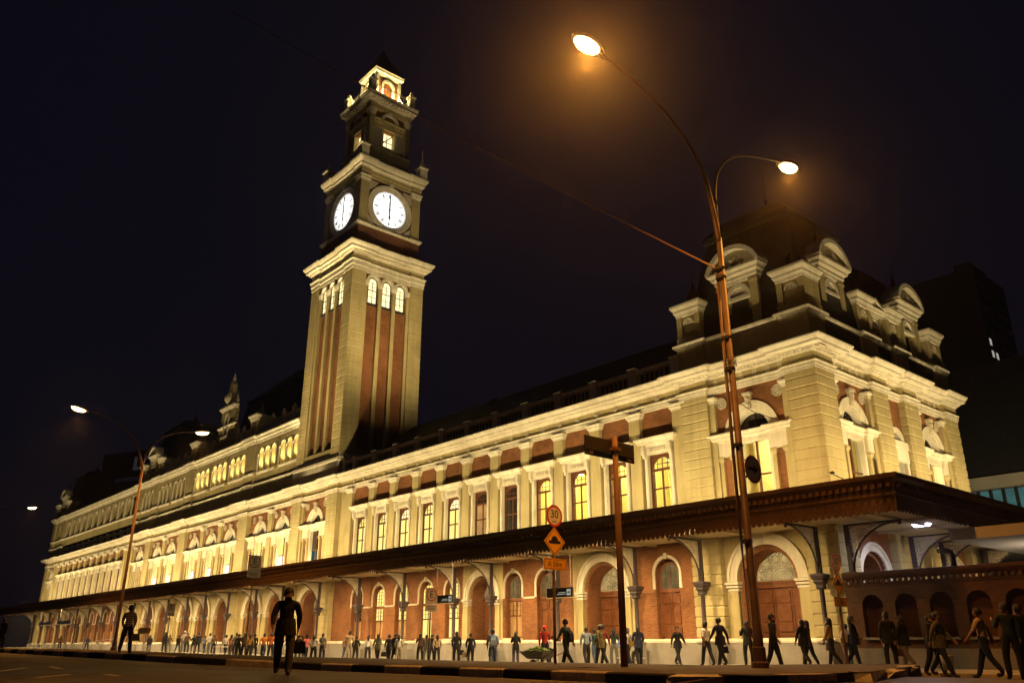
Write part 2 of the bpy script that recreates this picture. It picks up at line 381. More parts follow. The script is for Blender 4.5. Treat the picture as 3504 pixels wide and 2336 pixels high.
# ------------------------------------------------------------------ windows of the upper floor, wings
def rect_frame(mb, x0, x1, z0, z1, t, y0, y1):
    mb.box(x0, x0+t, y0, y1, z0, z1).box(x1-t, x1, y0, y1, z0, z1).box(x0+t, x1-t, y0, y1, z0, z0+t).box(x0+t, x1-t, y0, y1, z1-t, z1); return mb
def m_wing_frame():
    mb = MB(); hw = .76
    mb.wall(-hw, hw, 6.9, 10.16, 0, 6.98, 9.36, hw-.1, 0, .1, 10)            # wooden head with a round-arched light
    mb.box(-hw, hw, -.04, .07, 9.30, 9.42).box(-.035, .035, -.03, .05, 6.98, 9.31).box(-.66, .66, -.03, .05, 8.32, 8.40)
    for k in (-.33, 0, .33): mb.box(k-.014, k+.014, 0, .05, 9.42, 9.36+sqrt(max(.01, .66**2-k*k)))
    mb.box(-.62, .62, 0, .05, 9.66, 9.685)
    return mb
def m_wing_surround():
    mb = MB()
    mb.box(-.93, -.74, -.20, .02, 6.3, 10.16).box(.74, .93, -.20, .02, 6.3, 10.16)
    mb.box(-.93, .93, -.205, .02, 10.16, 10.62).box(-.89, -.79, -.225, 0, 6.3, 10.1).box(.79, .89, -.225, 0, 6.3, 10.1)
    mb.box(-.5, .5, -.245, 0, 10.27, 10.5)
    return mb
def m_wing_hood():
    mb = MB().sweep([(-.3, 10.60), (.02, 10.60), (.06, 10.68), (.20, 10.72), (.22, 10.82), (.34, 10.92), (.36, 11.02), (-.3, 11.06)], [(-1.0, .12), (-1.0, -.2), (1.0, -.2), (1.0, .12)])
    for s in (-1, 1): mb.box(s*.88-.1, s*.88+.1, -.42, -.2, 10.18, 10.6).box(s*.88-.08, s*.88+.08, -.34, -.2, 10.0, 10.2)
    return mb
def m_pilaster():
    return MB().box(-.38, .38, -.25, .03, 6.3, 12.22).box(-.45, .45, -.28, .03, 6.3, 7.0)
def m_pil_cap():
    return MB().sweep([(-.2, 12.2), (.01, 12.2), (.02, 12.28), (.10, 12.36), (.10, 12.44), (.16, 12.5), (.16, 12.565), (-.2, 12.565)], [(-.41, .02), (-.41, -.25), (.41, -.25), (.41, .02)]).box(-.3, .3, -.3, 0, 12.56, 12.8)
def m_rosette():
    mb = MB().disc(0, 13.11, .17, -.02, 12, th=.05).disc(0, 13.11, .07, -.12, 8, th=.1)
    for k in range(6): a = pi*k/3; mb.disc(.12*cos(a), 13.11+.12*sin(a), .05, -.08, 6, th=.06)
    return mb
def pane(name, w, par, x0, x1, z0, z1, y, mat): put(name, M('pane_%.2f_%.2f' % (x1-x0, z1-z0), lambda: MB().box(0, x1-x0, 0, .012, 0, z1-z0), mat), par, (x0, y, z0))
def wing_bay(xc, glass, near=True):
    P_ = lambda n, k, f, m, y=0.0: put(n, M(k, f, m), station, (xc, YW+y, 0))
    put('brick_panel', M('wing_wall', lambda: MB().wallrect(-1.5, 1.5, 6.2, 12.6, -.76, .76, 6.6, 10.16, 0, .42), 'brick'), station, (xc, YW, 0))
    w = put('window', M('wing_surround', m_wing_surround, 'trim'), station, (xc, YW, 0))
    put('hood', M('wing_hood', m_wing_hood, 'trim'), w)
    put('frame', M('wing_frame', m_wing_frame, 'wood_dark'), w, (0, .10, 0))
    top, bot = glass
    if near:
        for cx in (-.66, .035):
            pane('pane', .62, w, cx, cx+.625, 6.98, 8.32, .135, bot); pane('pane', .62, w, cx, cx+.625, 8.40, 9.31, .135, bot if bot != 'lit_room' else 'lit_dim')
    else: pane('pane', 1.3, w, -.66, .66, 6.98, 9.31, .135, bot)
    put('fanlight', M('fan_pane', lambda: MB().disc(0, 9.36, .67, .15, 12, 0, pi, .01), top), w)
    if near: put('carved_panel', M('wing_carving', lambda: MB().box(-.44, .44, -.275, -.24, 10.31, 10.46), 'carving'), w)
LY, LP, DK = ('lit_yellow', 'lit_yellow'), ('lit_pale', 'lit_yellow'), ('dark_glass', 'curtain')
RC = ('clear_glass', 'clear_glass')
wr = P('office_room', MB().box(20.3, 32.6, 6.4, 6.5, 6.2, 11.6).box(20.3, 20.4, .85, 6.4, 6.2, 11.6).box(32.5, 32.6, .85, 6.4, 6.2, 11.6).box(20.3, 32.6, .85, 6.4, 6.1, 6.25).box(26.5, 26.6, .85, 6.4, 6.2, 11.6), 'interior_yellow', station)
P('room_ceiling', MB().box(20.3, 32.6, .75, 6.5, 11.5, 11.62).box(20.4, 32.5, 6.2, 6.4, 11.2, 11.5), 'sign_white', wr)
P('room_door', MB().box(30.0, 31.2, 6.33, 6.4, 6.25, 9.0).box(26.6, 26.66, 3.0, 4.2, 6.25, 8.9).box(23.4, 24.6, 6.33, 6.4, 6.25, 8.9), 'wood', wr)
for x_ in (22.0, 24.8, 28.0, 31.0):
    lamp('room_light', 'POINT', (x_, 3.4, 10.7), 900, (1.0, .80, .36), None, .2); P('pendant', MB().lathe([(.02, 11.5), (.02, 11.0), (.2, 10.86), (.2, 10.8)], 10, x_, 3.4), 'sign_white', wr)
GL = [LY, LY, LP, LY, LP, ('dark_glass', 'lit_orange'), ('dark_glass', 'dark_glass'), RC, RC, RC, RC]
for i in range(11):
    wing_bay(1.05+3*i, GL[i]); wing_bay(mir(1.05+3*i), ('dark_glass', 'curtain'), False)
for i in range(12):
    x = -.45+3*i if i else -.75
    for xx, near in ((x, True), (mir(x), False)):
        p_ = put('pilaster', M('pilaster', m_pilaster, 'cream'), station, (xx, YW, 0)); put('capital', M('pil_cap', m_pil_cap, 'trim'), p_)
for j in range(22):
    put('rosette', M('rosette', m_rosette, 'carving'), station, (-.32+1.5*j, YB, 0))
    if j % 2 == 0: put('rosette', M('rosette', m_rosette, 'carving'), station, (mir(-.32+1.5*j), YB, 0))

for a_, b_ in ((-2.7, -.44), (mir(-.44), mir(-2.7))): P('wall_strip', MB().box(a_, b_, YW+.004, YW+.2, 6.2, 12.6), 'cream', station)
# ------------------------------------------------------------------ arched upper windows (pavilions, tower foot, central range)
def m_archivolt():
    mb = MB().ring(0, 10.32, 1.5, 1.34, -.10, .05, 18).ring(0, 10.32, 1.36, 1.12, -.05, .05, 18).ring(0, 10.32, 1.14, .94, -.012, .42, 18); return mb
def m_keystone():
    mb = MB().extr([(-.10, 11.42), (.10, 11.42), (.16, 12.1), (-.16, 12.1)], -.17, 0).box(-.24, .24, -.26, 0, 12.1, 12.22).box(-.19, .19, -.21, 0, 12.02, 12.1)
    mb.lathe([(.02, 11.5), (.09, 11.55), (.10, 11.64), (.07, 11.72), (.11, 11.84), (.12, 11.93), (.07, 12.0)], 8, 0, -.17); return mb
def m_roundel():
    mb = MB().ring(0, 0, .30, .25, -.06, .02, 16, 0, 2*pi).disc(0, 0, .26, -.02, 16, th=.03).disc(0, 0, .07, -.07, 8, th=.05)
    for k in range(6): a = pi*k/3; mb.ring(.15*cos(a), .15*sin(a), .075, .035, -.055, -.02, 8, 0, 2*pi)
    return mb
def m_ledge(B):
    def f():
        pr = [(-.2, 10.0), (.0, 10.0), (.02, 10.1), (.12, 10.16), (.14, 10.26), (.24, 10.34), (.24, 10.40), (-.2, 10.42)]
        mb = MB().sweep(pr, [(-B, .0), (-B+.05, -.18), (-.98, -.18), (-.98, .02), (.98, .02), (.98, -.18), (B-.05, -.18), (B, .0)])
        for s in (-1, 1):
            a, b = sorted((s*.98, s*(B-.05))); mb.box(a, b, -.14, .02, 9.28, 10.01)
        return mb
    return f
def m_colonnettes(x0):
    B = 2.3
    def f():
        mb = MB(); w = .2; x1 = 1.12; x2 = min(B-.22, 1.78)
        for s in (1,):
            for x in (x0,): mb.box(s*x-w/2, s*x+w/2, -.13, .02, 6.3, 9.1).sweep([(-.1, 9.05), (.01, 9.05), (.07, 9.16), (.07, 9.28), (-.1, 9.28)], [(s*x-w/2, .02), (s*x-w/2, -.13), (s*x+w/2, -.13), (s*x+w/2, .02)])
        return mb
    return f
def m_tall_frame():
    mb = MB(); rect_frame(mb, -.95, .95, 6.5, 9.98, .09, 0, .1)
    mb.box(-.05, .05, -.03, .07, 6.5, 9.95).box(-.9, .9, -.02, .06, 8.22, 8.30); return mb
def m_lunette_bars():
    mb = MB().ring(0, 10.4, .93, .86, 0, .06, 14)
    for k in (-.43, 0, .43): mb.box(k-.016, k+.016, 0, .05, 10.4, 10.4+sqrt(.86**2-k*k))
    for z in (10.7, 11.0): h = sqrt(.86**2-(z-10.4)**2); mb.box(-h, h, 0, .05, z-.014, z+.014)
    return mb
def arch_bay(xc, B, glass, lun, parent=None, loc=None, rz=0.0, near=True, strip=True):
    parent = parent or station; loc = loc or (xc, YW, 0)
    put('brick_panel', M('arch_wall_%.2f' % B, lambda: MB().wall(-B, B, 6.2, 12.6, 0, 6.5, 10.32, .985, 0, .55, 16), 'brick'), parent, loc, rz)
    w = put('arched_window', M('archivolt', m_archivolt, 'trim'), parent, loc, rz)
    put('keystone', M('keystone', m_keystone, 'carving'), w)
    put('entablature', M('ledge_%.2f' % B, m_ledge(B), 'trim'), w)
    for xk in (-min(B-.22, 1.78), -1.12, 1.12, min(B-.22, 1.78)): put('colonnette', M('colonnette', m_colonnettes(0.0), 'cream'), w, (xk, 0, 0))
    put('reveal', M('arch_reveal', lambda: MB().box(-.95, -.80, .0, .44, 6.5, 10.0).box(.80, .95, .0, .44, 6.5, 10.0).box(-.8, .8, .0, .44, 9.86, 10.0), 'trim'), w)
    put('frame', M('tall_frame', m_tall_frame, 'wood_dark'), w, (0, .26, 0))
    for cx in (-.86, .05):
        pane('pane', .81, w, cx, cx+.81, 6.59, 8.22, .29, glass[1]); pane('pane', .81, w, cx, cx+.81, 8.30, 9.89, .29, glass[0])
    put('lunette', M('lunette', lambda: MB().disc(0, 10.4, .9, .40, 14, 0, pi, .02), lun), w)
    put('lunette_bars', M('lunette_bars', m_lunette_bars, 'iron_black'), w, (0, .33, 0))
    if B > 1.7:
        for s in (-1, 1): put('roundel', M('roundel', m_roundel, 'carving'), w, (s*min(B-.62, 1.58), 0, 12.02))
    if strip:
        for s in (-1, 1):
            p_ = put('side_pilaster', M('side_pil', lambda: MB().box(-.16, .16, -.2, .02, 6.2, 12.1), 'cream'), parent, loc, rz); p_.location = Vector(loc)+Matrix.Rotation(rz, 3, 'Z') @ Vector((s*(B-.16), 0, 0))
            put('capital', M('side_pil_cap', lambda: MB().sweep([(-.1, 12.05), (.01, 12.05), (.04, 12.2), (.12, 12.28), (.12, 12.38), (-.1, 12.38)], [(-.16, .02), (-.16, -.2), (.16, -.2), (.16, .02)]), 'trim'), p_)
ROOM = ('clear_glass', 'clear_glass')
rm = P('pavilion_room', MB().box(34.6, 34.7, .9, 15, 6.2, 12.4).box(34.7, 40.0, 14.9, 15, 6.2, 12.4).box(34.7, 40.0, .9, 15, 12.3, 12.4).box(34.7, 40.0, .9, 15, 6.1, 6.25), 'interior_yellow', station)
P('room_beams', MB().box(34.7, 40, 2.9, 3.1, 11.9, 12.3).box(34.7, 40, 5.6, 5.8, 11.9, 12.3).box(34.7, 40, 8.6, 8.8, 11.9, 12.3).box(34.7, 34.78, 5.0, 6.2, 6.25, 9.2).box(35.4, 35.62, 4.1, 4.3, 6.25, 12.3), 'wood_dark', rm)
P('room_tube_lamp', MB().box(37.4, 37.6, 2.2, 4.4, 10.3, 10.38), 'tube_lamp', rm); P('room_lamp_rod', MB().box(37.48, 37.52, 3.2, 3.24, 10.38, 12.3), 'iron_black', rm)
lamp('room_light', 'POINT', (37.2, 6.5, 10.8), 2000, (1.0, .78, .40), None, .25)
def sill_lamp(x, y, e, rz=0.0):
    lamp('sill_light', 'AREA', (x, y, 6.75), e, (1.0, .83, .42), None, 1.2, .1, (x-(.5*(rz > 0)), y+(.5 if rz == 0 else 0), 10.0))
sill_lamp(36.72, .2, 26)
for y_ in (3.35, 11.9): sill_lamp(40.2, y_, 26, pi/2)
for x_ in (-6.7, -12.85, -17.55, -24.55, -29.3, -34.05, mir(-17.55), mir(-12.85)): sill_lamp(x_, .2, 34)
arch_bay(36.72, 2.23, ROOM, 'dark_glass')
for yc, B, g in ((3.35, 1.86, ('clear_glass', 'clear_glass')), (7.7, .91, ('dark_glass', 'dark_glass')), (11.9, 1.71, ('clear_glass', 'clear_glass'))):
    if B < 1:
        put('brick_panel', M('narrow_wall', lambda: MB().box(-.95, .95, 0, .2, 6.2, 12.6), 'brick'), station, (XR-.36, yc, 0), pi/2)
        n = put('niche', M('niche', lambda: MB().ring(0, 10.32, .78, .5, -.1, .3, 14).box(-.9, .9, -.2, .05, 10.0, 10.36).box(-.8, -.6, -.13, .02, 6.3, 9.3).box(.6, .8, -.13, .02, 6.3, 9.3).box(-.85, .85, -.16, .02, 9.3, 10.0), 'trim'), station, (XR-.36, yc, 0), pi/2)
        put('niche_back', M('niche_back', lambda: MB().box(-.5, .5, -.02, .0, 6.5, 9.3).disc(0, 10.36, .5, -.015, 12, 0, pi, .01), 'plaster_grey'), n)
    else: arch_bay(0, B, g, 'dark_glass', loc=(XR-.37, yc, 0), rz=pi/2)
arch_bay(-6.7, 2.35, ('dark_glass', 'lit_teal'), 'dark_glass'); arch_bay(mir(-6.7), 2.35, ('curtain', 'curtain'), 'curtain')
LW = ('lit_yellow', 'lit_white')
for k, xc in enumerate((-12.85, -17.55, -24.55, -29.3, -34.05)):
    arch_bay(xc, 2.35 if k < 2 else 2.4, LW, 'lit_dim', strip=False)
    if k < 2: arch_bay(mir(xc), 2.35, LW, 'curtain', strip=False)
for xc in (-15.2, -26.92, -31.68, mir(-15.2)):
    p_ = put('pilaster', M('pilaster', m_pilaster, 'cream'), station, (xc, YW, 0)); put('capital', M('pil_cap', m_pil_cap, 'trim'), p_)
arch_bay(mir(36.72), 2.23, ('dark_glass', 'dark_glass'), 'dark_glass')

# ------------------------------------------------------------------ ground floor
def m_gwin_frame():
    mb = MB().ring(0, 4.02, .62, .52, 0, .08, 12); mb.box(-.62, -.52, 0, .08, 1.05, 4.02).box(.52, .62, 0, .08, 1.05, 4.02)
    mb.box(-.6, .6, -.05, .09, 3.16, 3.34).box(-.52, .52, 0, .07, 2.28, 2.36).box(-.52, .52, 0, .07, 1.05, 1.15).box(-.03, .03, 0, .06, 1.1, 3.2)
    for k in (-.26, 0, .26): mb.box(k-.013, k+.013, .01, .05, 3.34, 4.02+sqrt(.52**2-k*k))
    for z in (3.62, 3.86, 4.1, 4.32): h = .52 if z < 4.02 else sqrt(.52**2-(z-4.02)**2); mb.box(-h, h, .01, .05, z-.012, z+.012)
    for z in (2.64, 2.92): mb.box(-.52, .52, .01, .05, z-.012, z+.012)
    for k in (-.26, .26): mb.box(k-.012, k+.012, .01, .05, 2.36, 3.16)
    return mb
def m_gwin_mould():
    mb = MB().ring(0, 4.05, .92, .82, -.06, .03, 16).ring(0, 4.05, .83, .77, -.03, .03, 16)
    for s in (-1, 1): mb.box(*sorted((s*.77, s*.92)), -.05, .03, 3.32, 4.05)
    mb.extr([(-.07, 4.78), (.07, 4.78), (.11, 5.06), (-.11, 5.06)], -.12, 0); return mb
def gwin(xc, glass, door=False):
    w = put('ground_window', M('gwin_mould', m_gwin_mould, 'trim'), station, (xc, YW, 0))
    put('frame', M('gwin_frame', m_gwin_frame, 'wood'), w, (0, .36, 0))
    up_, mid, low = glass
    put('fanlight', M('gwin_fan', lambda: MB().disc(0, 4.02, .53, .40, 12, 0, pi, .01).box(-.53, .53, .40, .41, 3.34, 4.02), up_), w)
    if door:
        for cx in (-.53, .02):
            d = put('door_leaf', M('gdoor_leaf', lambda: MB().box(0, .51, .39, .44, -.1, 3.18), 'wood'), w, (cx, 0, 0))
            for z0, z1 in ((.3, .8), (.95, 1.5), (1.65, 2.5), (2.6, 3.0)): put('door_panel', M('gpanel_%.1f' % (z1-z0), lambda: MB().bevbox(.09, .42, .355, .39, 0, z1-z0, .03), 'wood'), d, (0, 0, z0))
    else:
        for cx in (-.52, .03): pane('pane', .49, w, cx, cx+.49, 2.36, 3.16, .40, mid); pane('pane', .49, w, cx, cx+.49, 1.15, 2.28, .40, low)
        put('sill', M('gwin_sill', lambda: MB().box(-.7, .7, -.08, .6, .93, 1.06), 'trim'), w)
    for c_ in w.children: c_.location.x *= 1.18; c_.location.y -= .12; c_.scale.x = 1.18
def gwall(x0, x1, cx, hw, zb, zs, depth, mat='brick', dy=0.0):
    P('ground_wall', MB().wall(x0-cx, x1-cx, -.6, 6.3, 0, zb, zs, hw, 0, depth, 14), mat, station, (cx, YW+dy, 0))
Y3 = ('lit_yellow',)*3; D3 = ('dark_glass', 'dark_glass', 'curtain'); H3 = ('lit_yellow', 'lit_yellow', 'curtain'); B3 = ('lit_dim', 'curtain', 'curtain')
GW = [(1.05, -2.65, 2.55, D3, 0), (4.05, 2.55, 5.55, H3, 0), (7.05, 5.55, 8.55, H3, 0), (10.05, 8.55, 11.55, Y3, 0), (13.05, 11.55, 14.2, Y3, 0), (19.2, 18.2, 20.55, B3, 0), (22.05, 20.55, 24.3, B3, 1), (31.0, 28.9, 32.85, B3, 1)]
for xc, a, b, g, d in GW:
    for m_ in (0, 1):
        X, A_, B_ = (xc, a, b) if not m_ else (mir(xc), mir(b), mir(a))
        gwall(A_, B_, X, .75, -.6 if d else 1.0, 4.02, .75); gwin(X, g if not m_ else D3, d)
for a, b in ((2.0, 3.1), (5.0, 6.1), (8.0, 9.1), (11.0, 12.1), (20.15, 21.1)):
    put('string_course', M('string_%.2f' % (b-a), lambda: MB().box(0, b-a, -.05, .02, 3.26, 3.36), 'trim'), station, (a, YW, 0)); put('string_course', M('string_%.2f' % (b-a), lambda: MB().box(0, b-a, -.05, .02, 3.26, 3.36), 'trim'), station, (mir(b), YW, 0))

def m_impost(r0, r1):
    def f():
        mb = MB()
        for s in (-1, 1):
            a, b = sorted((s*(r0-.06), s*(r1+.02)))
            for z, o, h in ((3.02, .0, .1), (3.16, .05, .1), (3.3, .1, .12)): mb.box(a-o*.6, b+o*.6, -.12-o, .25, z, z+h)
        return mb
    return f
def m_tracery(R):
    """white iron scrollwork of a fanlight: rings, spokes and curls"""
    def f():
        mb = MB().ring(0, 0, R, R-.06, 0, .03, 18).box(-R, R, 0, .03, 0, .05).ring(0, 0, R*.42, R*.42-.03, 0, .025, 12)
        for k in range(1, 6):
            a = pi*k/6; c, s = cos(a), sin(a); q = .014
            mb.extr([(R*.42*c-q*s, R*.42*s+q*c), (R*.42*c+q*s, R*.42*s-q*c), (R*c+q*s, R*s-q*c), (R*c-q*s, R*s+q*c)], 0, .025)
        for k in range(6):
            a = pi*(k+.5)/6
            for rr, rad in ((.74, .15), (.56, .08)): mb.ring(R*rr*cos(a), R*rr*sin(a), rad*R, rad*R-.022, -.005, .025, 10, 0, 2*pi)
            for d in (-.16, .16): mb.ring(R*.88*cos(a+d), R*.88*sin(a+d), .07*R, .07*R-.018, -.005, .025, 8, 0, 2*pi)
        for k in range(3): mb.ring(0, 0, R*.3*(k+1)/3, R*.3*(k+1)/3-.018, 0, .025, 10)
        return mb
    return f
def door_bay(xc, a, b, hw, r0, r1, parent=None, loc=None, rz=0.0, wallmat='cream', fan='lit_dim', zs=3.44, near=True, door='wood'):
    parent = parent or station; loc = loc or (xc, YW, 0); k = '%.2f_%.2f_%.2f' % (hw, r0, r1)
    put('ground_wall', M('dwall_%.2f_%.2f_%s' % (a-xc, b-xc, k), lambda: MB().wall(a-xc, b-xc, -.6, 6.3, 0, -.6, zs, r0, 0, .2, 16), wallmat), parent, loc, rz)
    d = put('doorway', M('dring_'+k, lambda: MB().ring(0, zs, r1, r1-.14, -.14, .05, 20).ring(0, zs, r1-.12, r0, -.09, .05, 20), 'trim'), parent, loc, rz)
    for xk in (-r1, r0): put('door_jamb', M('djamb_'+k, lambda: MB().box(0, r1-r0, -.1, .1, -.6, 3.04), 'cream'), d, (xk, 0, 0))
    put('impost', M('dimp_'+k, m_impost(r0, r1), 'trim'), d)
    put('brick_reveal', M('dreveal_'+k, lambda: MB().wall(-r0-.02, r0+.02, -.6, zs+r0+.1, 0, -.6, zs, hw, .16, 1.3, 16), 'brick'), d)
    put('transom', M('dtrans_'+k, lambda: MB().box(-hw, hw, 1.08, 1.3, 3.16, 3.42).box(-hw, hw, 1.04, 1.3, 3.36, 3.46), 'wood'), d)
    n = 3 if hw > 1.2 else 2; w = 2*hw/n
    for i in range(n):
        lf = put('door_leaf', M('dleaf_%.3f' % w, lambda: MB().box(.01, w-.01, 1.2, 1.26, .27, 3.17), door), d, (-hw+i*w, 0, 0))
        if near:
            for z0, z1 in ((.36, .72), (.80, 1.14), (1.22, 1.58), (1.66, 2.4), (2.48, 3.04)):
                put('door_panel', M('dpan_%.3f_%.2f' % (w, z1-z0), lambda: MB().bevbox(.12, w-.12, 1.155, 1.2, 0, z1-z0, .035), door), lf, (0, 0, z0))
    put('fanlight', M('dfan_'+k, lambda: MB().disc(0, zs+.02, hw, 1.24, 16, 0, pi, .02), fan), d)
    put('tracery', M('dtrac_'+k, m_tracery(hw-.02), 'lace'), d, (0, 1.16, zs+.03))
    put('doorstep', M('dstep_'+k, lambda: MB().box(-r0, r0, -.2, 1.3, -.6, .1).box(-r0, r0, .1, 1.3, .1, .265), 'granite'), d)
door_bay(16.2, 14.2, 18.2, 1.22, 1.36, 1.78, fan='lit_dim'); door_bay(26.6, 24.3, 28.9, 1.32, 1.5, 1.95, fan='lit_room')
door_bay(36.72, 34.4, 39.0, 1.35, 1.57, 2.1, fan='lit_room')
door_bay(mir(16.2), mir(18.2), mir(14.2), 1.22, 1.36, 1.78, near=False); door_bay(mir(26.6), mir(28.9), mir(24.3), 1.32, 1.5, 1.95, near=False); door_bay(mir(36.72), mir(39), mir(34.4), 1.35, 1.57, 2.1, near=False)
for yc, B in ((3.35, 1.9), (7.7, .95), (11.9, 1.75)):
    if B > 1: door_bay(0, -B, B, 1.05, 1.2, 1.6, loc=(XR-.37, yc, 0), rz=pi/2, wallmat='brick', fan='lit_dim')
    else: put('ground_wall', M('narrow_gwall', lambda: MB().wall(-.95, .95, -.6, 6.3, 0, .6, 3.4, .55, 0, .3, 12).ring(0, 3.4, .8, .55, -.1, .1, 14).box(-.95, .95, .3, .32, -.6, 6.3), 'cream'), station, (XR-.37, yc, 0), pi/2)
for xc, a, b in ((-6.7, -9.1, -4.3), (-12.85, -15.2, -10.7), (-17.55, -20.2, -15.2), (-24.55, -26.92, -22.15), (-29.3, -31.68, -26.92), (-34.05, -36.45, -31.68)):
    door_bay(xc, a, b, 1.35, 1.57, 2.05, fan='lit_pale' if xc in (-12.85, -17.55) else 'lit_dim', near=xc > -10)
    if mir(xc) < -37: door_bay(mir(xc), mir(b), mir(a), 1.35, 1.57, 2.05, fan='lit_dim', near=False)

# ------------------------------------------------------------------ parapets and roofs
LIP = [(-.25, 15.34), (.02, 15.34), (.05, 15.42), (.17, 15.48), (.19, 15.60), (-.25, 15.64)]
def parapet(path):
    P('parapet', MB().sweep([(-.25, 13.9), (0, 13.9), (0, 15.35), (-.25, 15.35)], path), 'cream', station)
    P('parapet_coping', MB().sweep(LIP, path), 'trim', station)
def pp(piers, x0, x1, yf=-.06, yb=.14):
    pts = [(x0, yb)]
    for a, b in piers: pts += [(a, yb), (a, yf), (b, yf), (b, yb)]
    return pts+[(x1, yb)]
parapet([(32.85, .6), (32.85, -.06), (34.5, -.06), (34.5, .14), (38.95, .14), (38.95, -.06), (XR-.09, -.06)]+[q for k, (a, b) in enumerate(SIDE_PIERS) for q in ([(XR-.29, a), (XR-.09, a)] if k else [])+([(XR-.09, b), (XR-.29, b)] if k < 3 else [(XR-.09, b)])])
parapet(pp([p for p in PIERS if -56.2 < p[0] < -2], -56.2, -2.4))
parapet([(XL+.09, 9), (XL+.09, -.06), (mir(38.95), -.06), (mir(38.95), .14), (mir(34.5), .14), (mir(34.5), -.06), (mir(32.85), -.06), (mir(32.85), .6)])
# wing balustrades
def m_baluster(): return MB().lathe([(.07, 14.12), (.05, 14.2), (.085, 14.36), (.045, 14.6), (.05, 14.74), (.07, 14.84)], 6)
for side in (0, 1):
    a, b = (-2.5, 32.85) if not side else (mir(32.85), mir(-2.5))
    bl = P('balustrade', MB().box(a, b, .02, .4, 13.9, 14.12).sweep([(-.3, 14.84), (.0, 14.84), (.08, 14.92), (.08, 15.06), (-.3, 15.08)], [(a, .1), (b, .1)]), 'trim', station)
    put('parapet_back', M('pback_%d' % side, lambda: MB().box(a, b, .34, .42, 14.1, 14.85), 'slate'), bl)
    for i in range(13):
        x = -2.1 if i == 0 else -.45+3*(i-1); x = x if not side else mir(x)
        put('baluster_post', M('bpost', lambda: MB().box(-.27, .27, -.02, .38, 13.9, 15.12).box(-.33, .33, -.08, .42, 15.1, 15.18), 'trim'), bl, (x, 0, 0))
        if not side and 0 < i < 12:
            for k in range(7): put('baluster', M('baluster', m_baluster, 'cream', True), bl, (x+.46+.346*k, .16, 0))
def roof_strip(a, b, y0, z0, y1, z1):
    mb = MB().add([(a,y0,z0),(b,y0,z0),(b,y1,z1),(a,y1,z1),(b,2*y1-y0,z0),(a,2*y1-y0,z0)], [(0,1,2,3),(3,2,4,5),(0,3,5),(1,4,2)])
    L = sqrt((y1-y0)**2+(z1-z0)**2); uy, uz = (y1-y0)/L, (z1-z0)/L; x = a+.4
    while x < b:
        mb.add([(x-.03,y0,z0),(x+.03,y0,z0),(x+.03,y1,z1),(x-.03,y1,z1),(x-.03,y0,z0+.07),(x+.03,y0,z0+.07),(x+.03,y1,z1+.07),(x-.03,y1,z1+.07)], [(4,5,6,7),(0,1,5,4),(1,2,6,5),(3,0,4,7)]); x += .62
    return mb
P('roof', roof_strip(-2.9, 33.2, .5, 14.3, 7.3, 19.35), 'slate', station)
P('roof', roof_strip(mir(33.2), -57, 1.4, 20.6, 7.3, 24.2), 'slate', station)
P('flat_roof', MB().box(32.9, 40.3, .4, 15.2, 13.9, 15.4), 'slate', station); P('flat_roof', MB().box(XL+.3, mir(32.9), .4, 15, 13.9, 20.4), 'slate', station); P('flat_roof', MB().box(-57, -10.7, 1.2, 14, 13.9, 20.6), 'slate', station)
def mansard(xc, yc, h0, z0, z1, z2, ap):
    mb = MB().sq([(h0, z0), (h0*.93, z0+(z1-z0)*.35), (h0*.80, z0+(z1-z0)*.75), (h0*.70, z1), (h0*.76, z1+.05), (h0*.76, z1+.3), (h0*.5, z2-.4), (h0*.16, z2), (.05, ap)], xc, yc)
    r = P('mansard_roof', mb, 'slate', station)
    put('finial', M('roof_finial', lambda: MB().lathe([(.14, 0), (.2, .2), (.07, .4), (.12, .6), (.03, .8), (.012, 3.0)], 6), 'iron_black'), r, (xc, yc, ap-.2))
    return r
mansard(36.7, 4.0, 3.5, 15.4, 21.6, 23.4, 23.9); mansard(36.7, 11.3, 3.2, 15.4, 20.4, 21.8, 22.2)
mansard(mir(36.7), 4.2, 3.4, 20.6, 27.2, 28.8, 29.4); mansard(mir(-6.7), 4.6, 3.9, 20.6, 27.2, 29.0, 29.6)
P('mansard_roof', MB().frustum(-38, -20, 4, 18, 20.6, -36.8, -21.2, 5.6, 16.4, 28.6).frustum(-37.1, -20.9, 5.3, 16.7, 28.6, -31, -25, 9, 13, 32.2), 'slate', station)

def m_dome_spire():
    return MB().lathe([(.62, 0), (.66, .12), (.56, .2), (.5, .5), (.30, .85), (.12, 1.05), (.16, 1.2), (.06, 1.35), (.02, 1.5), (.012, 2.3)], 8)
def pedestal(loc, rz=0.0, z0=15.62, s=1.0, dome=True):
    b = put('roof_pedestal', M('ped_body', lambda: MB().box(-.62, .62, -.62, .62, 0, 1.72).box(-.74, -.42, -.70, .70, .5, 1.74).box(.42, .74, -.70, .70, .5, 1.74).box(-.76, .76, -.76, .76, 0, .5), 'cream'), station, (loc[0], loc[1], z0), rz)
    put('pedestal_cap', M('ped_cap', lambda: MB().sq([(.74, 1.72), (.76, 1.85), (.84, 1.98), (.84, 2.08), (.98, 2.26), (.98, 2.38), (.6, 2.44)]), 'trim'), b)
    put('shell_niche', M('ped_shell', lambda: MB().ring(0, 1.25, .36, .26, -.68, -.6, 10).disc(0, 1.25, .26, -.64, 10, 0, pi, .03).ring(0, 1.25, .36, .26, .6, .68, 10), 'carving'), b)
    if dome: put('dome', M('ped_dome', m_dome_spire, 'slate', True), b, (0, 0, 2.4))
    if s != 1.0: b.scale = (s, s, s)
    return b
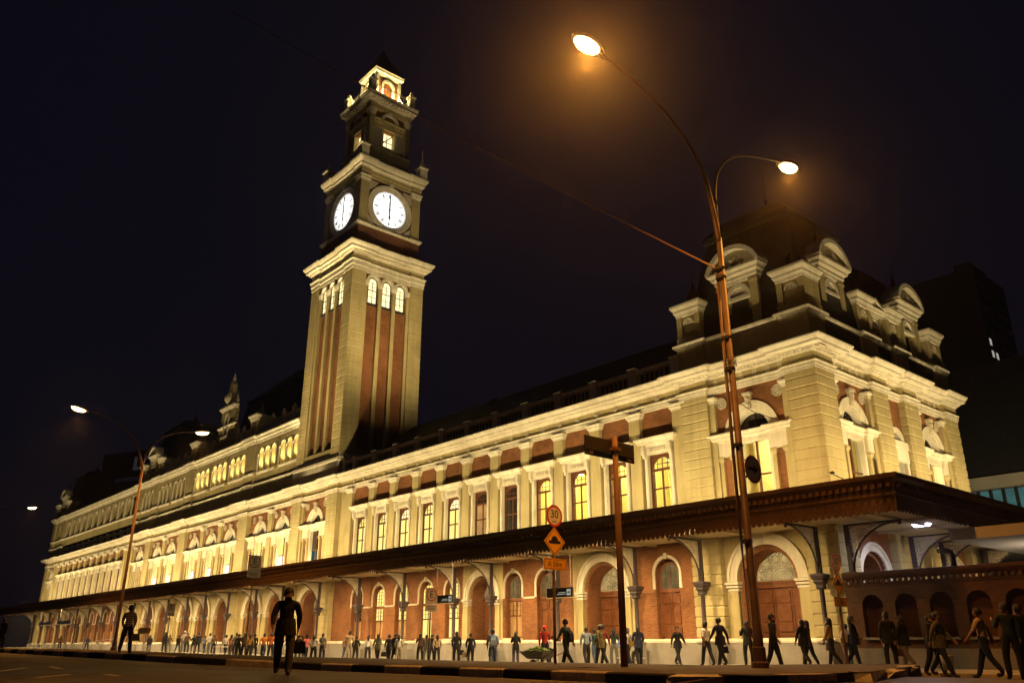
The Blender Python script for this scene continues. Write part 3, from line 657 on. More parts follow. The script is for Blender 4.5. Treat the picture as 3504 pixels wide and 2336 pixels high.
def aedicule(loc, rz=0.0, z0=15.62, tri=False, s=1.0):
    b = put('dormer', M('aed_body', lambda: MB().wallrect(-1.12, 1.12, 0, 3.0, -.52, .52, .35, 1.75, -.3, .5).box(-1.12, -1.1, -.3, 1.2, 0, 3.0).box(1.1, 1.12, -.3, 1.2, 0, 3.0), 'cream'), station, (loc[0], loc[1], z0), rz)
    for xk in (-.97, .97): put('dormer_pilaster', M('aed_pil', lambda: MB().box(-.23, .23, -.45, -.25, 0, 2.62).box(-.27, .27, -.5, -.25, 2.5, 2.66), 'cream'), b, (xk, 0, 0))
    put('dormer_arch', M('aed_arch', lambda: MB().ring(0, 1.9, .72, .5, -.42, -.25, 14).disc(0, 1.9, .5, -.33, 12, 0, pi, .03).box(-.72, .72, -.44, -.25, 1.72, 1.9), 'trim'), b)
    put('dormer_window', M('aed_win', lambda: MB().box(-.52, .52, .1, .14, .35, 1.75), 'dark_glass'), b)
    put('dormer_entablature', M('aed_ent', lambda: MB().sweep([(-.3, 2.64), (.0, 2.64), (.03, 2.8), (.08, 2.84), (.08, 3.0), (.22, 3.08), (.24, 3.2), (.38, 3.32), (.38, 3.42), (-.3, 3.44)], [(-1.2, .6), (-1.2, -.45), (1.2, -.45), (1.2, .6)]), 'trim'), b)
    if tri: put('pediment', M('aed_tri', lambda: MB().extr([(-1.5, 3.44), (1.5, 3.44), (0, 4.2)], -.6, .4).extr([(-1.6, 3.42), (-1.3, 3.42), (0, 4.12), (1.3, 3.42), (1.6, 3.42), (0, 4.4)], -.8, .2), 'trim'), b)
    else: put('pediment', M('aed_ped', lambda: MB().ring(0, 2.95, 1.72, 1.48, -.85, .2, 16, .31, pi-.31).disc(0, 2.95, 1.5, -.5, 14, .34, pi-.34, .6), 'trim'), b)
    put('tympanum_carving', M('aed_carv', lambda: MB().lathe([(.05, 3.62), (.22, 3.7), (.28, 3.85), (.2, 4.05), (.08, 4.2)], 8, 0, -.5).lathe([(.05, 3.6), (.14, 3.7), (.05, 3.85)], 6, -.5, -.52).lathe([(.05, 3.6), (.14, 3.7), (.05, 3.85)], 6, .5, -.52), 'carving', True), b)
    put('scroll', M('aed_scroll', lambda: MB().extr([(1.2, 0), (2.0, 0), (2.0, .35), (1.72, .5), (1.5, .85), (1.4, 1.4), (1.42, 1.75), (1.2, 1.9)], -.2, .05).extr([(-1.2, 0), (-2.0, 0), (-2.0, .35), (-1.72, .5), (-1.5, .85), (-1.4, 1.4), (-1.42, 1.75), (-1.2, 1.9)], -.2, .05), 'trim'), b)
    put('finial', M('aed_fin', lambda: MB().lathe([(.2, 4.5), (.24, 4.75), (.1, 4.95), (.17, 5.15), (.06, 5.35), (.03, 5.5), (.012, 6.3)], 8, 0, 0), 'slate', True), b)
    for xk in (-1.3, 1.3): put('acroterion', M('aed_acro', lambda: MB().lathe([(.1, 3.44), (.15, 3.6), (.05, 3.75), (.1, 3.85), (.02, 4.0)], 6), 'carving', True), b, (xk, -.45, 0))
    if s != 1.0: b.scale = (s, s, s)
    return b
H = pi/2
pedestal((33.45, .95)); aedicule((36.5, .95)); pedestal((39.55, 1.0))
aedicule((39.6, 3.6), H); pedestal((39.55, 6.3), H, dome=False); aedicule((39.75, 7.95), H, tri=True, s=.62); pedestal((39.55, 9.6), H, dome=False); aedicule((39.6, 12.1), H); pedestal((39.55, 14.7), H)

# ------------------------------------------------------------------ attic storey over the central and far range
ZA = 16.75
AP = [p for p in PIERS if p[0] < -12]
path = [(XL+.1, 14), (XL+.1, -.06), (mir(38.95), -.06), (mir(38.95), .12)]
for a, b in AP:
    if a > XL+1.8: path += [(a, .12), (a, -.06), (b, -.06), (b, .12)]
path += [(-10.6, .12)]
P('attic_cornice', MB().sweep([(-.3, 19.68), (.02, 19.68), (.05, 19.8), (.12, 19.84), (.12, 19.95), (.34, 20.05), (.36, 20.2), (.52, 20.36), (.52, 20.48), (-.3, 20.55)], path), 'trim', station)
P('attic_band', MB().sweep([(-.3, 19.38), (.04, 19.38), (.04, 19.69), (-.3, 19.69)], path), 'cream', station)
P('attic_sill', MB().sweep([(-.3, 16.52), (.02, 16.52), (.05, 16.62), (.12, 16.66), (.12, 16.8), (-.3, 16.82)], path), 'trim', station)
P('attic_base', MB().sweep([(-.3, 15.6), (0, 15.6), (0, 16.53), (-.3, 16.53)], path), 'cream', station)
for a, b in AP:
    mb = MB()
    for k in range(6): mb.bevbox(0, b-a, 0, .5, 16.82+k*.43, 16.82+k*.43+.415, .025)
    stuff(P('attic_pier', mb, 'cream', station, (a, -.06, 0)))
def m_attic3():
    mb = MB()
    for k in (-1, 0, 1): mb.wall(k*1.36-.68, k*1.36+.68, 16.8, 19.4, k*1.36, 16.82, 18.62, .5, 0, .75, 10)
    return mb
def m_attic3_trim():
    mb = MB()
    for k in (-1, 0, 1): mb.ring(k*1.36, 18.62, .64, .5, -.06, .03, 12)
    for k in (-1.5, -.5, .5, 1.5): mb.lathe([(.12, 16.82), (.09, 16.95), (.085, 18.35), (.14, 18.5), (.14, 18.62)], 8, k*1.36, -.06)
    return mb
def attic_group(xc, lit):
    g = put('arcade', M('attic3', m_attic3, 'cream'), station, (xc, .14, 0))
    put('arcade_arches', M('attic3_trim', m_attic3_trim, 'trim'), g)
    put('niche_back', M('attic3_back', lambda: MB().box(-2.04, 2.04, .75, .78, 16.8, 19.4), 'cream'), g)
    for s in (-1, 1): put('attic_pilaster', M('attic_pil', lambda: MB().box(-.17, .17, -.12, .1, 16.8, 19.4).box(-.2, .2, -.2, .1, 16.45, 16.8), 'cream'), g, (s*2.25, 0, 0))
    if lit:
        for k in (-1, 0, 1):
            lamp('niche_lamp', 'SPOT', (xc+k*1.36, .14+.42, 16.9), 300, YEL, None, .05, aim=(xc+k*1.36, .95, 19.4), spot=radians(115), blend=.8)
for xc in (-12.85, -17.55, -24.55, -29.3, -34.05): attic_group(xc, True)
for xc in (mir(-17.55), mir(-12.85), mir(-6.7)): attic_group(xc, False)
for i in range(11):
    x = mir(1.05+3*i); g = put('attic_niche', M('attic1', lambda: MB().wall(-1.5, 1.5, 16.8, 19.4, 0, 16.82, 18.55, .62, 0, .6, 10), 'cream'), station, (x, .14, 0))
    put('niche_arch', M('attic1_trim', lambda: MB().ring(0, 18.55, .8, .62, -.06, .03, 12).box(-.85, -.6, -.05, .03, 18.4, 18.56).box(.6, .85, -.05, .03, 18.4, 18.56).box(-1.5, -1.28, -.1, .03, 16.8, 19.4).box(1.28, 1.5, -.1, .03, 16.8, 19.4), 'trim'), g)
    put('niche_back', M('attic1_back', lambda: MB().box(-.7, .7, .6, .62, 16.8, 19.4), 'cream'), g)
for xc, B in ((mir(36.72), 2.23),): put('attic_wall', M('attic_lp', lambda: MB().wall(-2.25, 2.25, 16.8, 19.4, 0, 16.9, 18.5, .6, 0, .4, 10).box(-.7, .7, .4, .42, 16.8, 19.4), 'cream'), station, (xc, .14, 0))
# attic parapet rail, posts, pedestals, gable
rl = P('attic_rail', MB().sweep([(-.22, 21.62), (.0, 21.62), (.06, 21.7), (.06, 21.82), (-.22, 21.84)], [(-55.9, .3), (-10.6, .3)]).box(-55.9, -10.6, .36, .44, 20.5, 21.63), 'trim', station)
for x in (-12.9, -15.2, -17.6, -24.5, -26.0, -32.6, -34.0, -43.4, -41.1, -45.8): put('rail_post', M('rail_post', lambda: MB().box(-.16, .16, .12, .5, 20.5, 22.0).sq([(.22, 22.0), (.22, 22.1), (.1, 22.2), (.13, 22.36), (.05, 22.5)], 0, .3), 'trim'), rl, (x, 0, 0))
for x in (-21.2, mir(-21.2)): pedestal((x, .6), 0, 20.55)
aedicule((mir(-6.7), .5), 0, 20.55, s=.95); pedestal((mir(-9.9), .6), 0, 20.55, dome=False); pedestal((mir(-3.5), .6), 0, 20.55, dome=False)
aedicule((mir(36.72), .5), 0, 20.55); pedestal((mir(39.75), .6), 0, 20.55); pedestal((mir(33.67), .6), 0, 20.55)
gb = P('gable', MB().extr([(-3.3, 20.5), (3.3, 20.5), (3.3, 21.4), (2.6, 21.7), (2.2, 22.4), (2.1, 23.4), (1.75, 23.4), (1.75, 25.3), (1.2, 25.6), (.95, 26.6), (.5, 27.2), (.42, 28.2), (0, 28.7), (-.42, 28.2), (-.5, 27.2), (-.95, 26.6), (-1.2, 25.6), (-1.75, 25.3), (-1.75, 23.4), (-2.1, 23.4), (-2.2, 22.4), (-2.6, 21.7), (-3.3, 21.4)], .25, .8), 'cream', station, (AX, 0, 0))
P('gable_cornice', MB().sweep([(-.3, 25.2), (.0, 25.2), (.1, 25.35), (.25, 25.5), (.25, 25.65), (-.3, 25.7)], [(-1.75, .6), (-1.75, .2), (1.75, .2), (1.75, .6)]).sweep([(-.2, 23.2), (0, 23.2), (.15, 23.35), (.15, 23.45), (-.2, 23.5)], [(-2.2, .6), (-2.2, .22), (2.2, .22), (2.2, .6)]), 'trim', gb)
P('gable_niche', MB().ring(0, 24.3, .62, .42, .1, .3, 14).box(-.62, -.42, .1, .3, 22.2, 24.3).box(.42, .62, .1, .3, 22.2, 24.3).box(-.9, .9, .0, .3, 21.9, 22.2), 'trim', gb)
P('gable_shield', MB().lathe([(.1, 25.9), (.5, 26.2), (.6, 26.6), (.35, 27.1), (.1, 27.4)], 10, 0, .2), 'carving', gb, smooth=True)
for x, z in ((-3.1, 21.4), (3.1, 21.4), (-2.0, 23.45), (2.0, 23.45), (-1.6, 25.7), (1.6, 25.7), (0, 28.5)):
    put('urn', M('urn', lambda: MB().lathe([(.16, 0), (.08, .1), (.2, .3), (.24, .5), (.1, .65), (.14, .8), (.04, 1.0), (.015, 1.5)], 8), 'carving', True), gb, (x, .5, z))

# ================================================================== THE CLOCK TOWER
TX, TY = -6.7, 3.72
tower = tag(E('clock_tower', None, (TX, TY, 0)), 'tall brick and cream clock tower with lit clock faces and a lantern top', 'clock tower')
HS = 3.91
P('shaft_core', MB().sq([(HS-.42, 13.9), (HS-.42, 35.0)]), 'brick', tower)
P('shaft_base', MB().sq([(HS+.12, 13.9), (HS+.12, 15.2), (HS+.2, 15.3), (HS+.2, 15.5), (HS+.02, 15.62), (HS+.02, 15.9), (HS-.2, 16.1)]), 'trim', tower)
for k, (a, b) in enumerate(((-1, -1), (1, -1), (1, 1), (-1, 1))):
    x0 = a*HS if a < 0 else HS-1.45; y0 = b*HS if b < 0 else HS-1.45
    q = P('corner_pier', MB().box(.03, 1.42, .03, 1.42, 15.6, 33.2), 'cream', tower, (x0, y0, 0))
    for i in range(25): put('stone_block', block_mesh(1.45, 1.45, .655), q, (0, 0, 15.9+i*.69))
def tz(prof, path=None): return MB().sq(prof)
def m_tface():
    mb = MB(); y = -HS+.14
    for x in (-.76, .76): mb.box(x-.19, x+.19, y, -HS+.5, 15.9, 32.3)
    for x in (-2.32, 2.32): mb.box(x-.16, x+.16, y, -HS+.5, 15.9, 32.3)
    mb.box(-2.46, 2.46, y-.05, -HS+.5, 15.9, 16.5)
    return mb
def m_tarches():
    mb = MB(); y = -HS+.1
    for x in (-1.52, 0, 1.52): mb.ring(x, 32.42, .76, .50, y, -HS+.5, 14)
    for x in (-2.3, -.76, .76, 2.3): mb.sweep([(-.1, 31.9), (.0, 31.9), (.05, 32.1), (.09, 32.3), (.09, 32.44), (-.1, 32.44)], [(x-.2, y+.4), (x-.2, y+.02), (x+.2, y+.02), (x+.2, y+.4)])
    return mb
def m_twin_frame():
    mb = MB().ring(0, 32.35, .5, .43, 0, .06, 10); mb.box(-.5, -.42, 0, .06, 30.2, 32.35).box(.42, .5, 0, .06, 30.2, 32.35).box(-.56, .56, -.1, .08, 30.1, 30.28)
    mb.box(-.46, .46, 0, .05, 31.55, 31.62).box(-.025, .025, 0, .05, 30.2, 32.4).box(-.45, .45, .01, .04, 30.9, 30.94).box(-.45, .45, .01, .04, 31.95, 31.98).box(-.45, .45, .01, .04, 32.3, 32.33)
    return mb
for f in range(4):
    rz = f*H
    fc = put('face_mullions', M('tface', m_tface, 'cream'), tower, (0, 0, 0), rz)
    put('face_arches', M('tarches', m_tarches, 'trim'), tower, (0, 0, 0), rz)
    put('face_brick', M('tbrick', lambda: MB().box(-2.5, 2.5, -HS+.28, -HS+.45, 32.9, 33.3), 'brick'), tower, (0, 0, 0), rz)
    for x in (-1.52, 0, 1.52):
        w = put('shaft_window', M('twin_frame', m_twin_frame, 'iron_black'), tower, Matrix.Rotation(rz, 3, 'Z') @ Vector((x, -HS+.34, 0)), rz)
        put('pane', M('twin_pane', lambda: MB().box(-.44, .44, .035, .045, 30.2, 32.35).disc(0, 32.35, .44, .035, 10, 0, pi, .01), 'lit_pale'), w)
def tpath(h, br, o=0.0):
    """square plan with corner break-forwards"""
    c = h-br; q = []
    for (ax, ay), (bx, by) in (((1, 0), (0, -1)), ((0, 1), (1, 0)), ((-1, 0), (0, 1)), ((0, -1), (-1, 0))):
        for t, d in ((-h, 0), (-c, 0), (-c, .14), (c, .14), (c, 0)):
            q.append((ax*t+bx*(h-d), ay*t+by*(h-d)))
    return q
TP = tpath(HS+.02, 1.5)
P('shaft_architrave', MB().sweep([(-.5, 33.15), (.03, 33.15), (.03, 33.5), (.1, 33.55), (.1, 33.95), (.2, 34.02), (.2, 34.12), (-.5, 34.12)], TP, True), 'trim', tower)
P('shaft_frieze', MB().sweep([(-.5, 34.11), (.02, 34.11), (.02, 34.68), (-.5, 34.68)], TP, True), 'cream', tower)
P('shaft_cornice', MB().sweep([(-.5, 34.67), (.08, 34.67), (.12, 34.8), (.3, 34.88), (.3, 34.98), (.55, 35.06), (.57, 35.28), (.68, 35.4), (.78, 35.58), (.78, 35.68), (-.6, 35.85)], TP, True), 'trim', tower)
dd = MB()
for f in range(4):
    s = len(dd.v); x = -4.1
    while x < 4.1: dd.box(x, x+.12, -HS-.28, -HS, 34.80, 34.90); x += .26
    dd.move(rz=f*H, since=s)
stuff(P('dentil_course', dd, 'trim', tower))
# clock stage
HC = 3.42
P('clock_stage_base', MB().sq([(HC+.2, 35.7), (HC+.2, 36.6), (HC+.05, 36.7), (HC+.05, 38.0), (HC-.1, 38.0)]), 'brick', tower)
P('clock_stage_ledge', MB().sweep([(-.4, 37.98), (.06, 37.98), (.1, 38.1), (.24, 38.2), (.24, 38.34), (-.4, 38.4)], tpath(HC+.04, 1.0), True), 'trim', tower)
P('clock_stage_wall', MB().sq([(HC-.22, 38.3), (HC-.22, 43.6)]), 'brick', tower)
for f in range(4):
    rz = f*H
    for s in (-1, 1):
        p_ = put('clock_pilaster', M('cpil', lambda: MB().box(-.46, .46, -.25, 0, 38.36, 43.0).box(-.5, .5, -.3, 0, 38.36, 38.7), 'cream'), tower, Matrix.Rotation(rz, 3, 'Z') @ Vector((s*(HC-.46), -HC+.22, 0)), rz)
        put('capital', M('cpil_cap', lambda: MB().sweep([(-.1, 42.9), (.0, 42.9), (.03, 43.05), (.12, 43.2), (.06, 43.3), (.16, 43.45), (.16, 43.56), (-.1, 43.56)], [(-.46, .02), (-.46, -.25), (.46, -.25), (.46, .02)]), 'trim'), p_)
    c = put('clock', M('clock_ring', lambda: MB().ring(0, 40.77, 2.52, 2.3, -HC+.0, -HC+.3, 40, 0, 2*pi).ring(0, 40.77, 2.32, 2.06, -HC+.08, -HC+.3, 40, 0, 2*pi).ring(0, 40.77, 2.08, 1.93, -HC+.14, -HC+.3, 40, 0, 2*pi).box(-.22, .22, -HC-.05, -HC+.2, 43.1, 43.6), 'trim'), tower, (0, 0, 0), rz)
    put('dial', M('dial', lambda: MB().disc(0, 40.77, 1.95, -HC+.2, 40, th=.02), 'clock_face'), c)
    def m_dialmarks():
        mb = MB().ring(0, 40.77, 1.91, 1.87, -HC+.185, -HC+.2, 40, 0, 2*pi).ring(0, 40.77, 1.74, 1.72, -HC+.185, -HC+.2, 40, 0, 2*pi).ring(0, 40.77, 1.25, 1.235, -HC+.185, -HC+.2, 40, 0, 2*pi)
        def bar(a, r0, r1, w, off=0.0):
            c_, s_ = cos(a), sin(a); ox, oz = -s_*off, c_*off
            mb.extr([(r0*c_-w*s_+ox, 40.77+r0*s_+w*c_+oz), (r0*c_+w*s_+ox, 40.77+r0*s_-w*c_+oz), (r1*c_+w*s_+ox, 40.77+r1*s_-w*c_+oz), (r1*c_-w*s_+ox, 40.77+r1*s_+w*c_+oz)], -HC+.18, -HC+.195)
        for k in range(60): bar(pi*k/30, 1.74, 1.88, .018)
        num = {3: 'III', 2: 'II', 1: 'I', 0: 'XII', 11: 'XI', 10: 'X', 9: 'IX', 8: 'VIII', 7: 'VII', 6: 'VI', 5: 'V', 4: 'IIII'}
        for h_, st in num.items():
            a = pi/2-h_*pi/6; w = .10; x = -(len(st)-1)*w/2
            for ch in st:
                if ch == 'I': bar(a, 1.30, 1.68, .026, -x)
                else:
                    c_, s_ = cos(a), sin(a)
                    for sg in ((-1, 1),) if ch == 'V' else ((-1, 1), (1, -1)):
                        pass
                    for o0, o1 in (((0, -.06), (0, .06)) if ch == 'V' else ((-.05, .05), (.05, -.05))):
                        p0 = Vector((1.32*c_+s_*(x+o0), 1.32*s_-c_*(x+o0))); p1 = Vector((1.66*c_+s_*(x+o1), 1.66*s_-c_*(x+o1))); n_ = Vector((-(p1-p0).y, (p1-p0).x)).normalized()*.025
                        mb.extr([((p0-n_).x, 40.77+(p0-n_).y), ((p0+n_).x, 40.77+(p0+n_).y), ((p1+n_).x, 40.77+(p1+n_).y), ((p1-n_).x, 40.77+(p1-n_).y)], -HC+.18, -HC+.195)
                x += w
        return mb
    put('numerals', M('dialmarks', m_dialmarks, 'clock_black'), c)
    put('minute_hand', M('minute', lambda: MB().extr([(-.07, 40.3), (.07, 40.3), (.08, 41.6), (0, 42.5), (-.08, 41.6)], -HC+.12, -HC+.14).disc(0, 40.77, .12, -HC+.11, 12, th=.03), 'clock_black'), c)
    put('hour_hand', M('hour', lambda: MB().extr([(-.06, 41.0), (.06, 41.0), (.05, 40.2), (.12, 39.95), (0, 39.55), (-.12, 39.95), (-.05, 40.2)], -HC+.09, -HC+.115), 'clock_black'), c)
    for sx in (-1, 1):
        for sz in (-1, 1): put('spandrel_carving', M('spandrel_%d%d' % (sx, sz), lambda: MB().extr([(sx*2.46, 40.77+sz*2.46), (sx*1.45, 40.77+sz*2.46), (sx*1.8, 40.77+sz*1.95), (sx*2.46, 40.77+sz*1.35)], -HC+.06, -HC+.22), 'carving'), c)
TC = tpath(HC+.02, .95)
P('clock_entablature', MB().sweep([(-.4, 43.55), (.02, 43.55), (.02, 43.85), (.08, 43.9), (.08, 44.3), (-.4, 44.3)], TC, True), 'cream', tower)
P('clock_cornice', MB().sweep([(-.4, 44.29), (.1, 44.29), (.14, 44.42), (.3, 44.5), (.32, 44.75), (.42, 44.86), (.55, 45.1), (.58, 45.3), (-.5, 45.5)], TC, True), 'trim', tower)
for a, b in ((-1, -1), (1, -1), (1, 1), (-1, 1)):
    put('corner_urn', M('turn', lambda: MB().sq([(.42, 45.3), (.42, 46.5), (.52, 46.6), (.52, 46.75), (.3, 46.85)]).lathe([(.26, 46.8), (.34, 47.05), (.2, 47.25), (.26, 47.35), (.1, 47.55), (.12, 47.75), (.04, 47.9), (.015, 49.0)], 8), 'trim'), tower, (a*3.45, b*3.45, 0))
# belfry
HB = 2.4
P('belfry_core', MB().sq([(HB-.35, 45.3), (HB-.35, 48.0)]), 'brick', tower)
P('belfry_base', MB().sq([(HB+.35, 45.4), (HB+.35, 46.2), (HB+.1, 46.4), (HB+.1, 47.6), (HB+.18, 47.7), (HB+.18, 47.85), (HB-.2, 47.95)]), 'cream', tower)
P('belfry_ceiling', MB().sq([(HB-.1, 52.4), (HB-.1, 52.6)]), 'cream', tower)
for f in range(4):
    rz = f*H
    put('belfry_wall', M('bwall', lambda: MB().wallrect(-2.0, 2.0, 47.6, 52.5, -.68, .68, 48.25, 50.25, -HB+.2, -HB+.7), 'brick'), tower, (0, 0, 0), rz)
    for s in (-1, 1):
        p_ = put('belfry_pilaster', M('bpil', lambda: MB().box(-.3, .3, -.2, .3, 47.8, 51.75), 'cream'), tower, Matrix.Rotation(rz, 3, 'Z') @ Vector((s*(HB-.3), -HB+.2, 0)), rz)
        put('capital', M('bpil_cap', lambda: MB().sweep([(-.1, 51.6), (.02, 51.6), (.06, 51.9), (.12, 52.1), (.06, 52.15), (.14, 52.35), (-.1, 52.4)], [(-.3, .02), (-.3, -.2), (.3, -.2), (.3, .02)]), 'carving'), p_)
    b = put('belfry_window', M('bwin', lambda: MB().box(-.92, -.66, -HB+.06, -HB+.7, 48.1, 50.4).box(.66, .92, -HB+.06, -HB+.7, 48.1, 50.4).box(-1.75, 1.75, -HB-.02, -HB+.25, 50.9, 51.25).box(-1.8, 1.8, -HB-.12, -HB+.25, 51.2, 51.36).box(-.95, .95, -HB-.0, -HB+.3, 50.35, 50.95).box(-1.7, -.95, -HB+.08, -HB+.25, 50.35, 50.9).box(.95, 1.7, -HB+.08, -HB+.25, 50.35, 50.9).box(-.98, .98, -HB-.05, -HB+.6, 48.05, 48.26), 'cream'), tower, (0, 0, 0), rz)
    put('window_arch', M('barch', lambda: MB().ring(0, 51.3, 1.08, .78, -HB-.05, -HB+.3, 14).box(-.16, .16, -HB-.12, -HB+.2, 52.05, 52.5), 'trim'), b)
    put('lit_pane', M('bpane', lambda: MB().box(-.66, .66, -HB+.62, -HB+.64, 48.26, 50.3), 'lit_pale'), b)
    put('stair_bars', M('bbars', lambda: MB().extr([(-.62, 48.9), (-.62, 48.75), (.62, 50.1), (.62, 50.25)], -HB+.5, -HB+.55).box(-.03, .03, -HB+.5, -HB+.56, 48.2, 50.3).box(-.62, .62, -HB+.5, -HB+.55, 49.2, 49.26), 'wood'), b)
    put('balusters', M('bbalus', lambda: MB().box(-1.75, -.95, -HB+.1, -HB+.25, 47.9, 50.3).box(.95, 1.75, -HB+.1, -HB+.25, 47.9, 50.3), 'plaster_grey'), b)
TB = tpath(HB+.02, .62)
P('belfry_entablature', MB().sweep([(-.4, 52.38), (.02, 52.38), (.06, 52.7), (.06, 53.05), (-.4, 53.05)], TB, True), 'cream', tower)
P('belfry_cornice', MB().sweep([(-.4, 53.04), (.1, 53.04), (.14, 53.18), (.2, 53.2), (.2, 53.36), (.52, 53.42), (.54, 53.6), (.62, 53.85), (.62, 53.95), (-.5, 54.05)], TB, True), 'trim', tower)
for f in range(4):
    for k in range(11): put('modillion', M('modillion', lambda: MB().box(-.09, .09, -.36, .1, 53.2, 53.42), 'trim'), tower, Matrix.Rotation(f*H, 3, 'Z') @ Vector((-2.3+.46*k, -HB-.1, 0)), f*H)
# lantern and gallery
P('gallery_floor', MB().sq([(2.75, 53.95), (2.75, 54.15), (2.6, 54.2)]), 'trim', tower)
HL = 1.5
for f in range(4):
    rz = f*H
    g = put('gallery_railing', M('railing', lambda: MB().box(-2.3, 2.3, -2.33, -2.28, 55.3, 55.36).box(-2.3, 2.3, -2.33, -2.28, 54.3, 54.36), 'iron_black'), tower, (0, 0, 0), rz)
    for k in range(17): put('rail_bar', M('railbar', lambda: MB().box(-.018, .018, -.018, .018, 54.2, 55.6), 'iron_black'), g, (-2.0+.25*k, -2.305, 0))
    put('lantern_wall', M('lwall', lambda: MB().wall(-HL, HL, 54.1, 57.5, 0, 54.2, 56.35, .55, -HL, -HL+.3, 12), 'brick'), tower, (0, 0, 0), rz)
    put('lantern_arch', M('larch', lambda: MB().ring(0, 56.35, .8, .55, -HL-.08, -HL+.1, 14).box(-.8, -.55, -HL-.06, -HL+.1, 54.2, 56.35).box(.55, .8, -HL-.06, -HL+.1, 54.2, 56.35), 'trim'), tower, (0, 0, 0), rz)
    put('lantern_door', M('ldoor', lambda: MB().box(-.55, .55, -HL+.26, -HL+.3, 54.2, 56.4).disc(0, 56.35, .55, -HL+.26, 10, 0, pi, .04), 'wood'), tower, (0, 0, 0), rz)
    for s in (-1, 1): put('lantern_pilaster', M('lpil', lambda: MB().box(-.16, .16, -.08, .1, 54.1, 57.4), 'trim'), tower, Matrix.Rotation(rz, 3, 'Z') @ Vector((s*(HL-.15), -HL, 0)), rz)
    put('scroll_buttress', M('lscroll', lambda: MB().extr([(1.5, 54.2), (2.35, 54.2), (2.35, 54.75), (2.1, 54.85), (1.9, 55.15), (1.75, 55.6), (1.65, 56.4), (1.5, 56.8)], -.16, .16), 'trim'), tower, (0, 0, 0), rz+pi/4, (1.22, 1, 1))
    c4 = put('gallery_pedestal', M('gped', lambda: MB().box(-.3, .3, -.3, .3, 54.1, 55.5).box(-.4, .4, -.4, .4, 55.5, 55.7).lathe([(.2, 55.7), (.27, 55.95), (.22, 56.2), (.05, 56.4)], 8), 'trim'), tower, Matrix.Rotation(rz, 3, 'Z') @ Vector((2.4, 2.4, 0)), rz)
P('lantern_cornice', MB().sq([(HL, 57.35), (HL+.06, 57.5), (HL+.06, 57.6), (HL+.22, 57.75), (HL+.24, 58.0), (HL+.28, 58.1), (HL, 58.2)]), 'trim', tower)
P('lantern_roof', MB().sq([(HL+.1, 58.15), (HL-.05, 58.5), (HL-.25, 59.4), (HL-.6, 60.1), (.5, 60.5), (.56, 60.6), (.42, 60.9), (.3, 61.5), (.08, 61.9)]), 'slate', tower)
P('mast', MB().tube([(0, 0, 61.7), (0, 0, 64.5), (0, 0, 67.6)], .045, 6, .02), 'galv', tower)

# ================================================================== THE CANOPY ALONG THE PAVEMENT
canopy = tag(E('platform_canopy'), 'long dark brown canopy with scalloped edge on iron columns along the station front', 'canopy')
CX, CY = 45.3, -4.81                              # outer corner
CL, CB = -112.0, 17.0
P('canopy_roof', MB().box(CL, CX-.1, CY+.1, .0, 6.0, 6.12).box(XR, CX-.1, .001, CB, 6.0, 6.12), 'slate', canopy)
P('soffit', MB().box(CL, CX-.15, CY+.12, .05, 5.5, 5.55).box(XR, CX-.15, .052, CB, 5.5, 5.55), 'soffit', canopy)
sf = MB(); x = -100.0
while x < 44: sf.box(x, x+.12, CY+.15, .0, 5.38, 5.5); x += 2.9
y = .6
while y < 17: sf.box(XR, CX-.2, y, y+.12, 5.38, 5.5); y += 2.9
P('soffit_ribs', sf.box(CL, CX-.2, -2.5, -2.38, 5.4, 5.5).box(43.0, 43.12, -2.3, CB, 5.4, 5.5), 'soffit', canopy)
CP = [(CL, CY), (CX, CY), (CX, CB)]
P('fascia', MB().sweep([(-.12, 5.28), (.0, 5.28), (.0, 5.9), (-.12, 5.9)], CP), 'fascia', canopy)
P('fascia_gutter', MB().sweep([(-.12, 6.02), (.05, 6.02), (.10, 6.1), (.20, 6.2), (.22, 6.35), (-.06, 6.37), (-.12, 6.3)], CP), 'fascia', canopy)
P('fascia_moulding', MB().sweep([(-.1, 5.58), (.03, 5.58), (.05, 5.64), (.03, 5.7), (-.1, 5.7)], CP).sweep([(-.12, 5.88), (.04, 5.88), (.04, 6.03), (-.12, 6.03)], CP), 'fascia', canopy)
m_val = lambda: MB().extr([(-.128, 0), (.128, 0), (.128, -.13), (.10, -.17), (.085, -.22), (0, -.28), (-.085, -.22), (-.10, -.17), (-.128, -.13)], -.02, .015)
m_den = lambda: MB().extr([(-.06, 0), (.06, 0), (.06, -.14), (-.06, -.14)], -.15, 0)
far = MB(); fard = MB(); n = 0; x = CX-.12
while x > CL:
    if n < 205: put('valance_board', M('valance', m_val, 'fascia'), canopy, (x, CY+.02, 5.3))
    else: far.extr([(x-.128, 5.3), (x+.128, 5.3), (x+.128, 5.16), (x, 5.02), (x-.128, 5.16)], CY, CY+.035)
    fard.box(x-.065, x+.065, CY-.17, CY, 5.88, 6.02); n += 1; x -= .27
stuff(P('valance_far', far, 'fascia', canopy)); stuff(P('fascia_dentils', fard, 'fascia', canopy))
for k in range(80):
    put('valance_board', M('valance', m_val, 'fascia'), canopy, (CX-.02, CY+.15+.27*k, 5.3), H); put('dentil', M('cdentil', m_den, 'fascia'), canopy, (CX, CY+.15+.27*k, 6.02), H)
def m_col_shaft(): return MB().lathe([(.15, .85), (.15, .95), (.10, 1.0), (.10, 3.0), (.12, 3.04)], 10)
def m_col_top(): return MB().box(-.1, .1, -.1, .1, 3.4, 5.4)
def m_col_cap(): return MB().sq([(.12, 2.86), (.17, 2.92), (.14, 2.98), (.16, 3.06), (.23, 3.14), (.20, 3.2), (.26, 3.28), (.30, 3.4), (.30, 3.46), (.12, 3.5)])
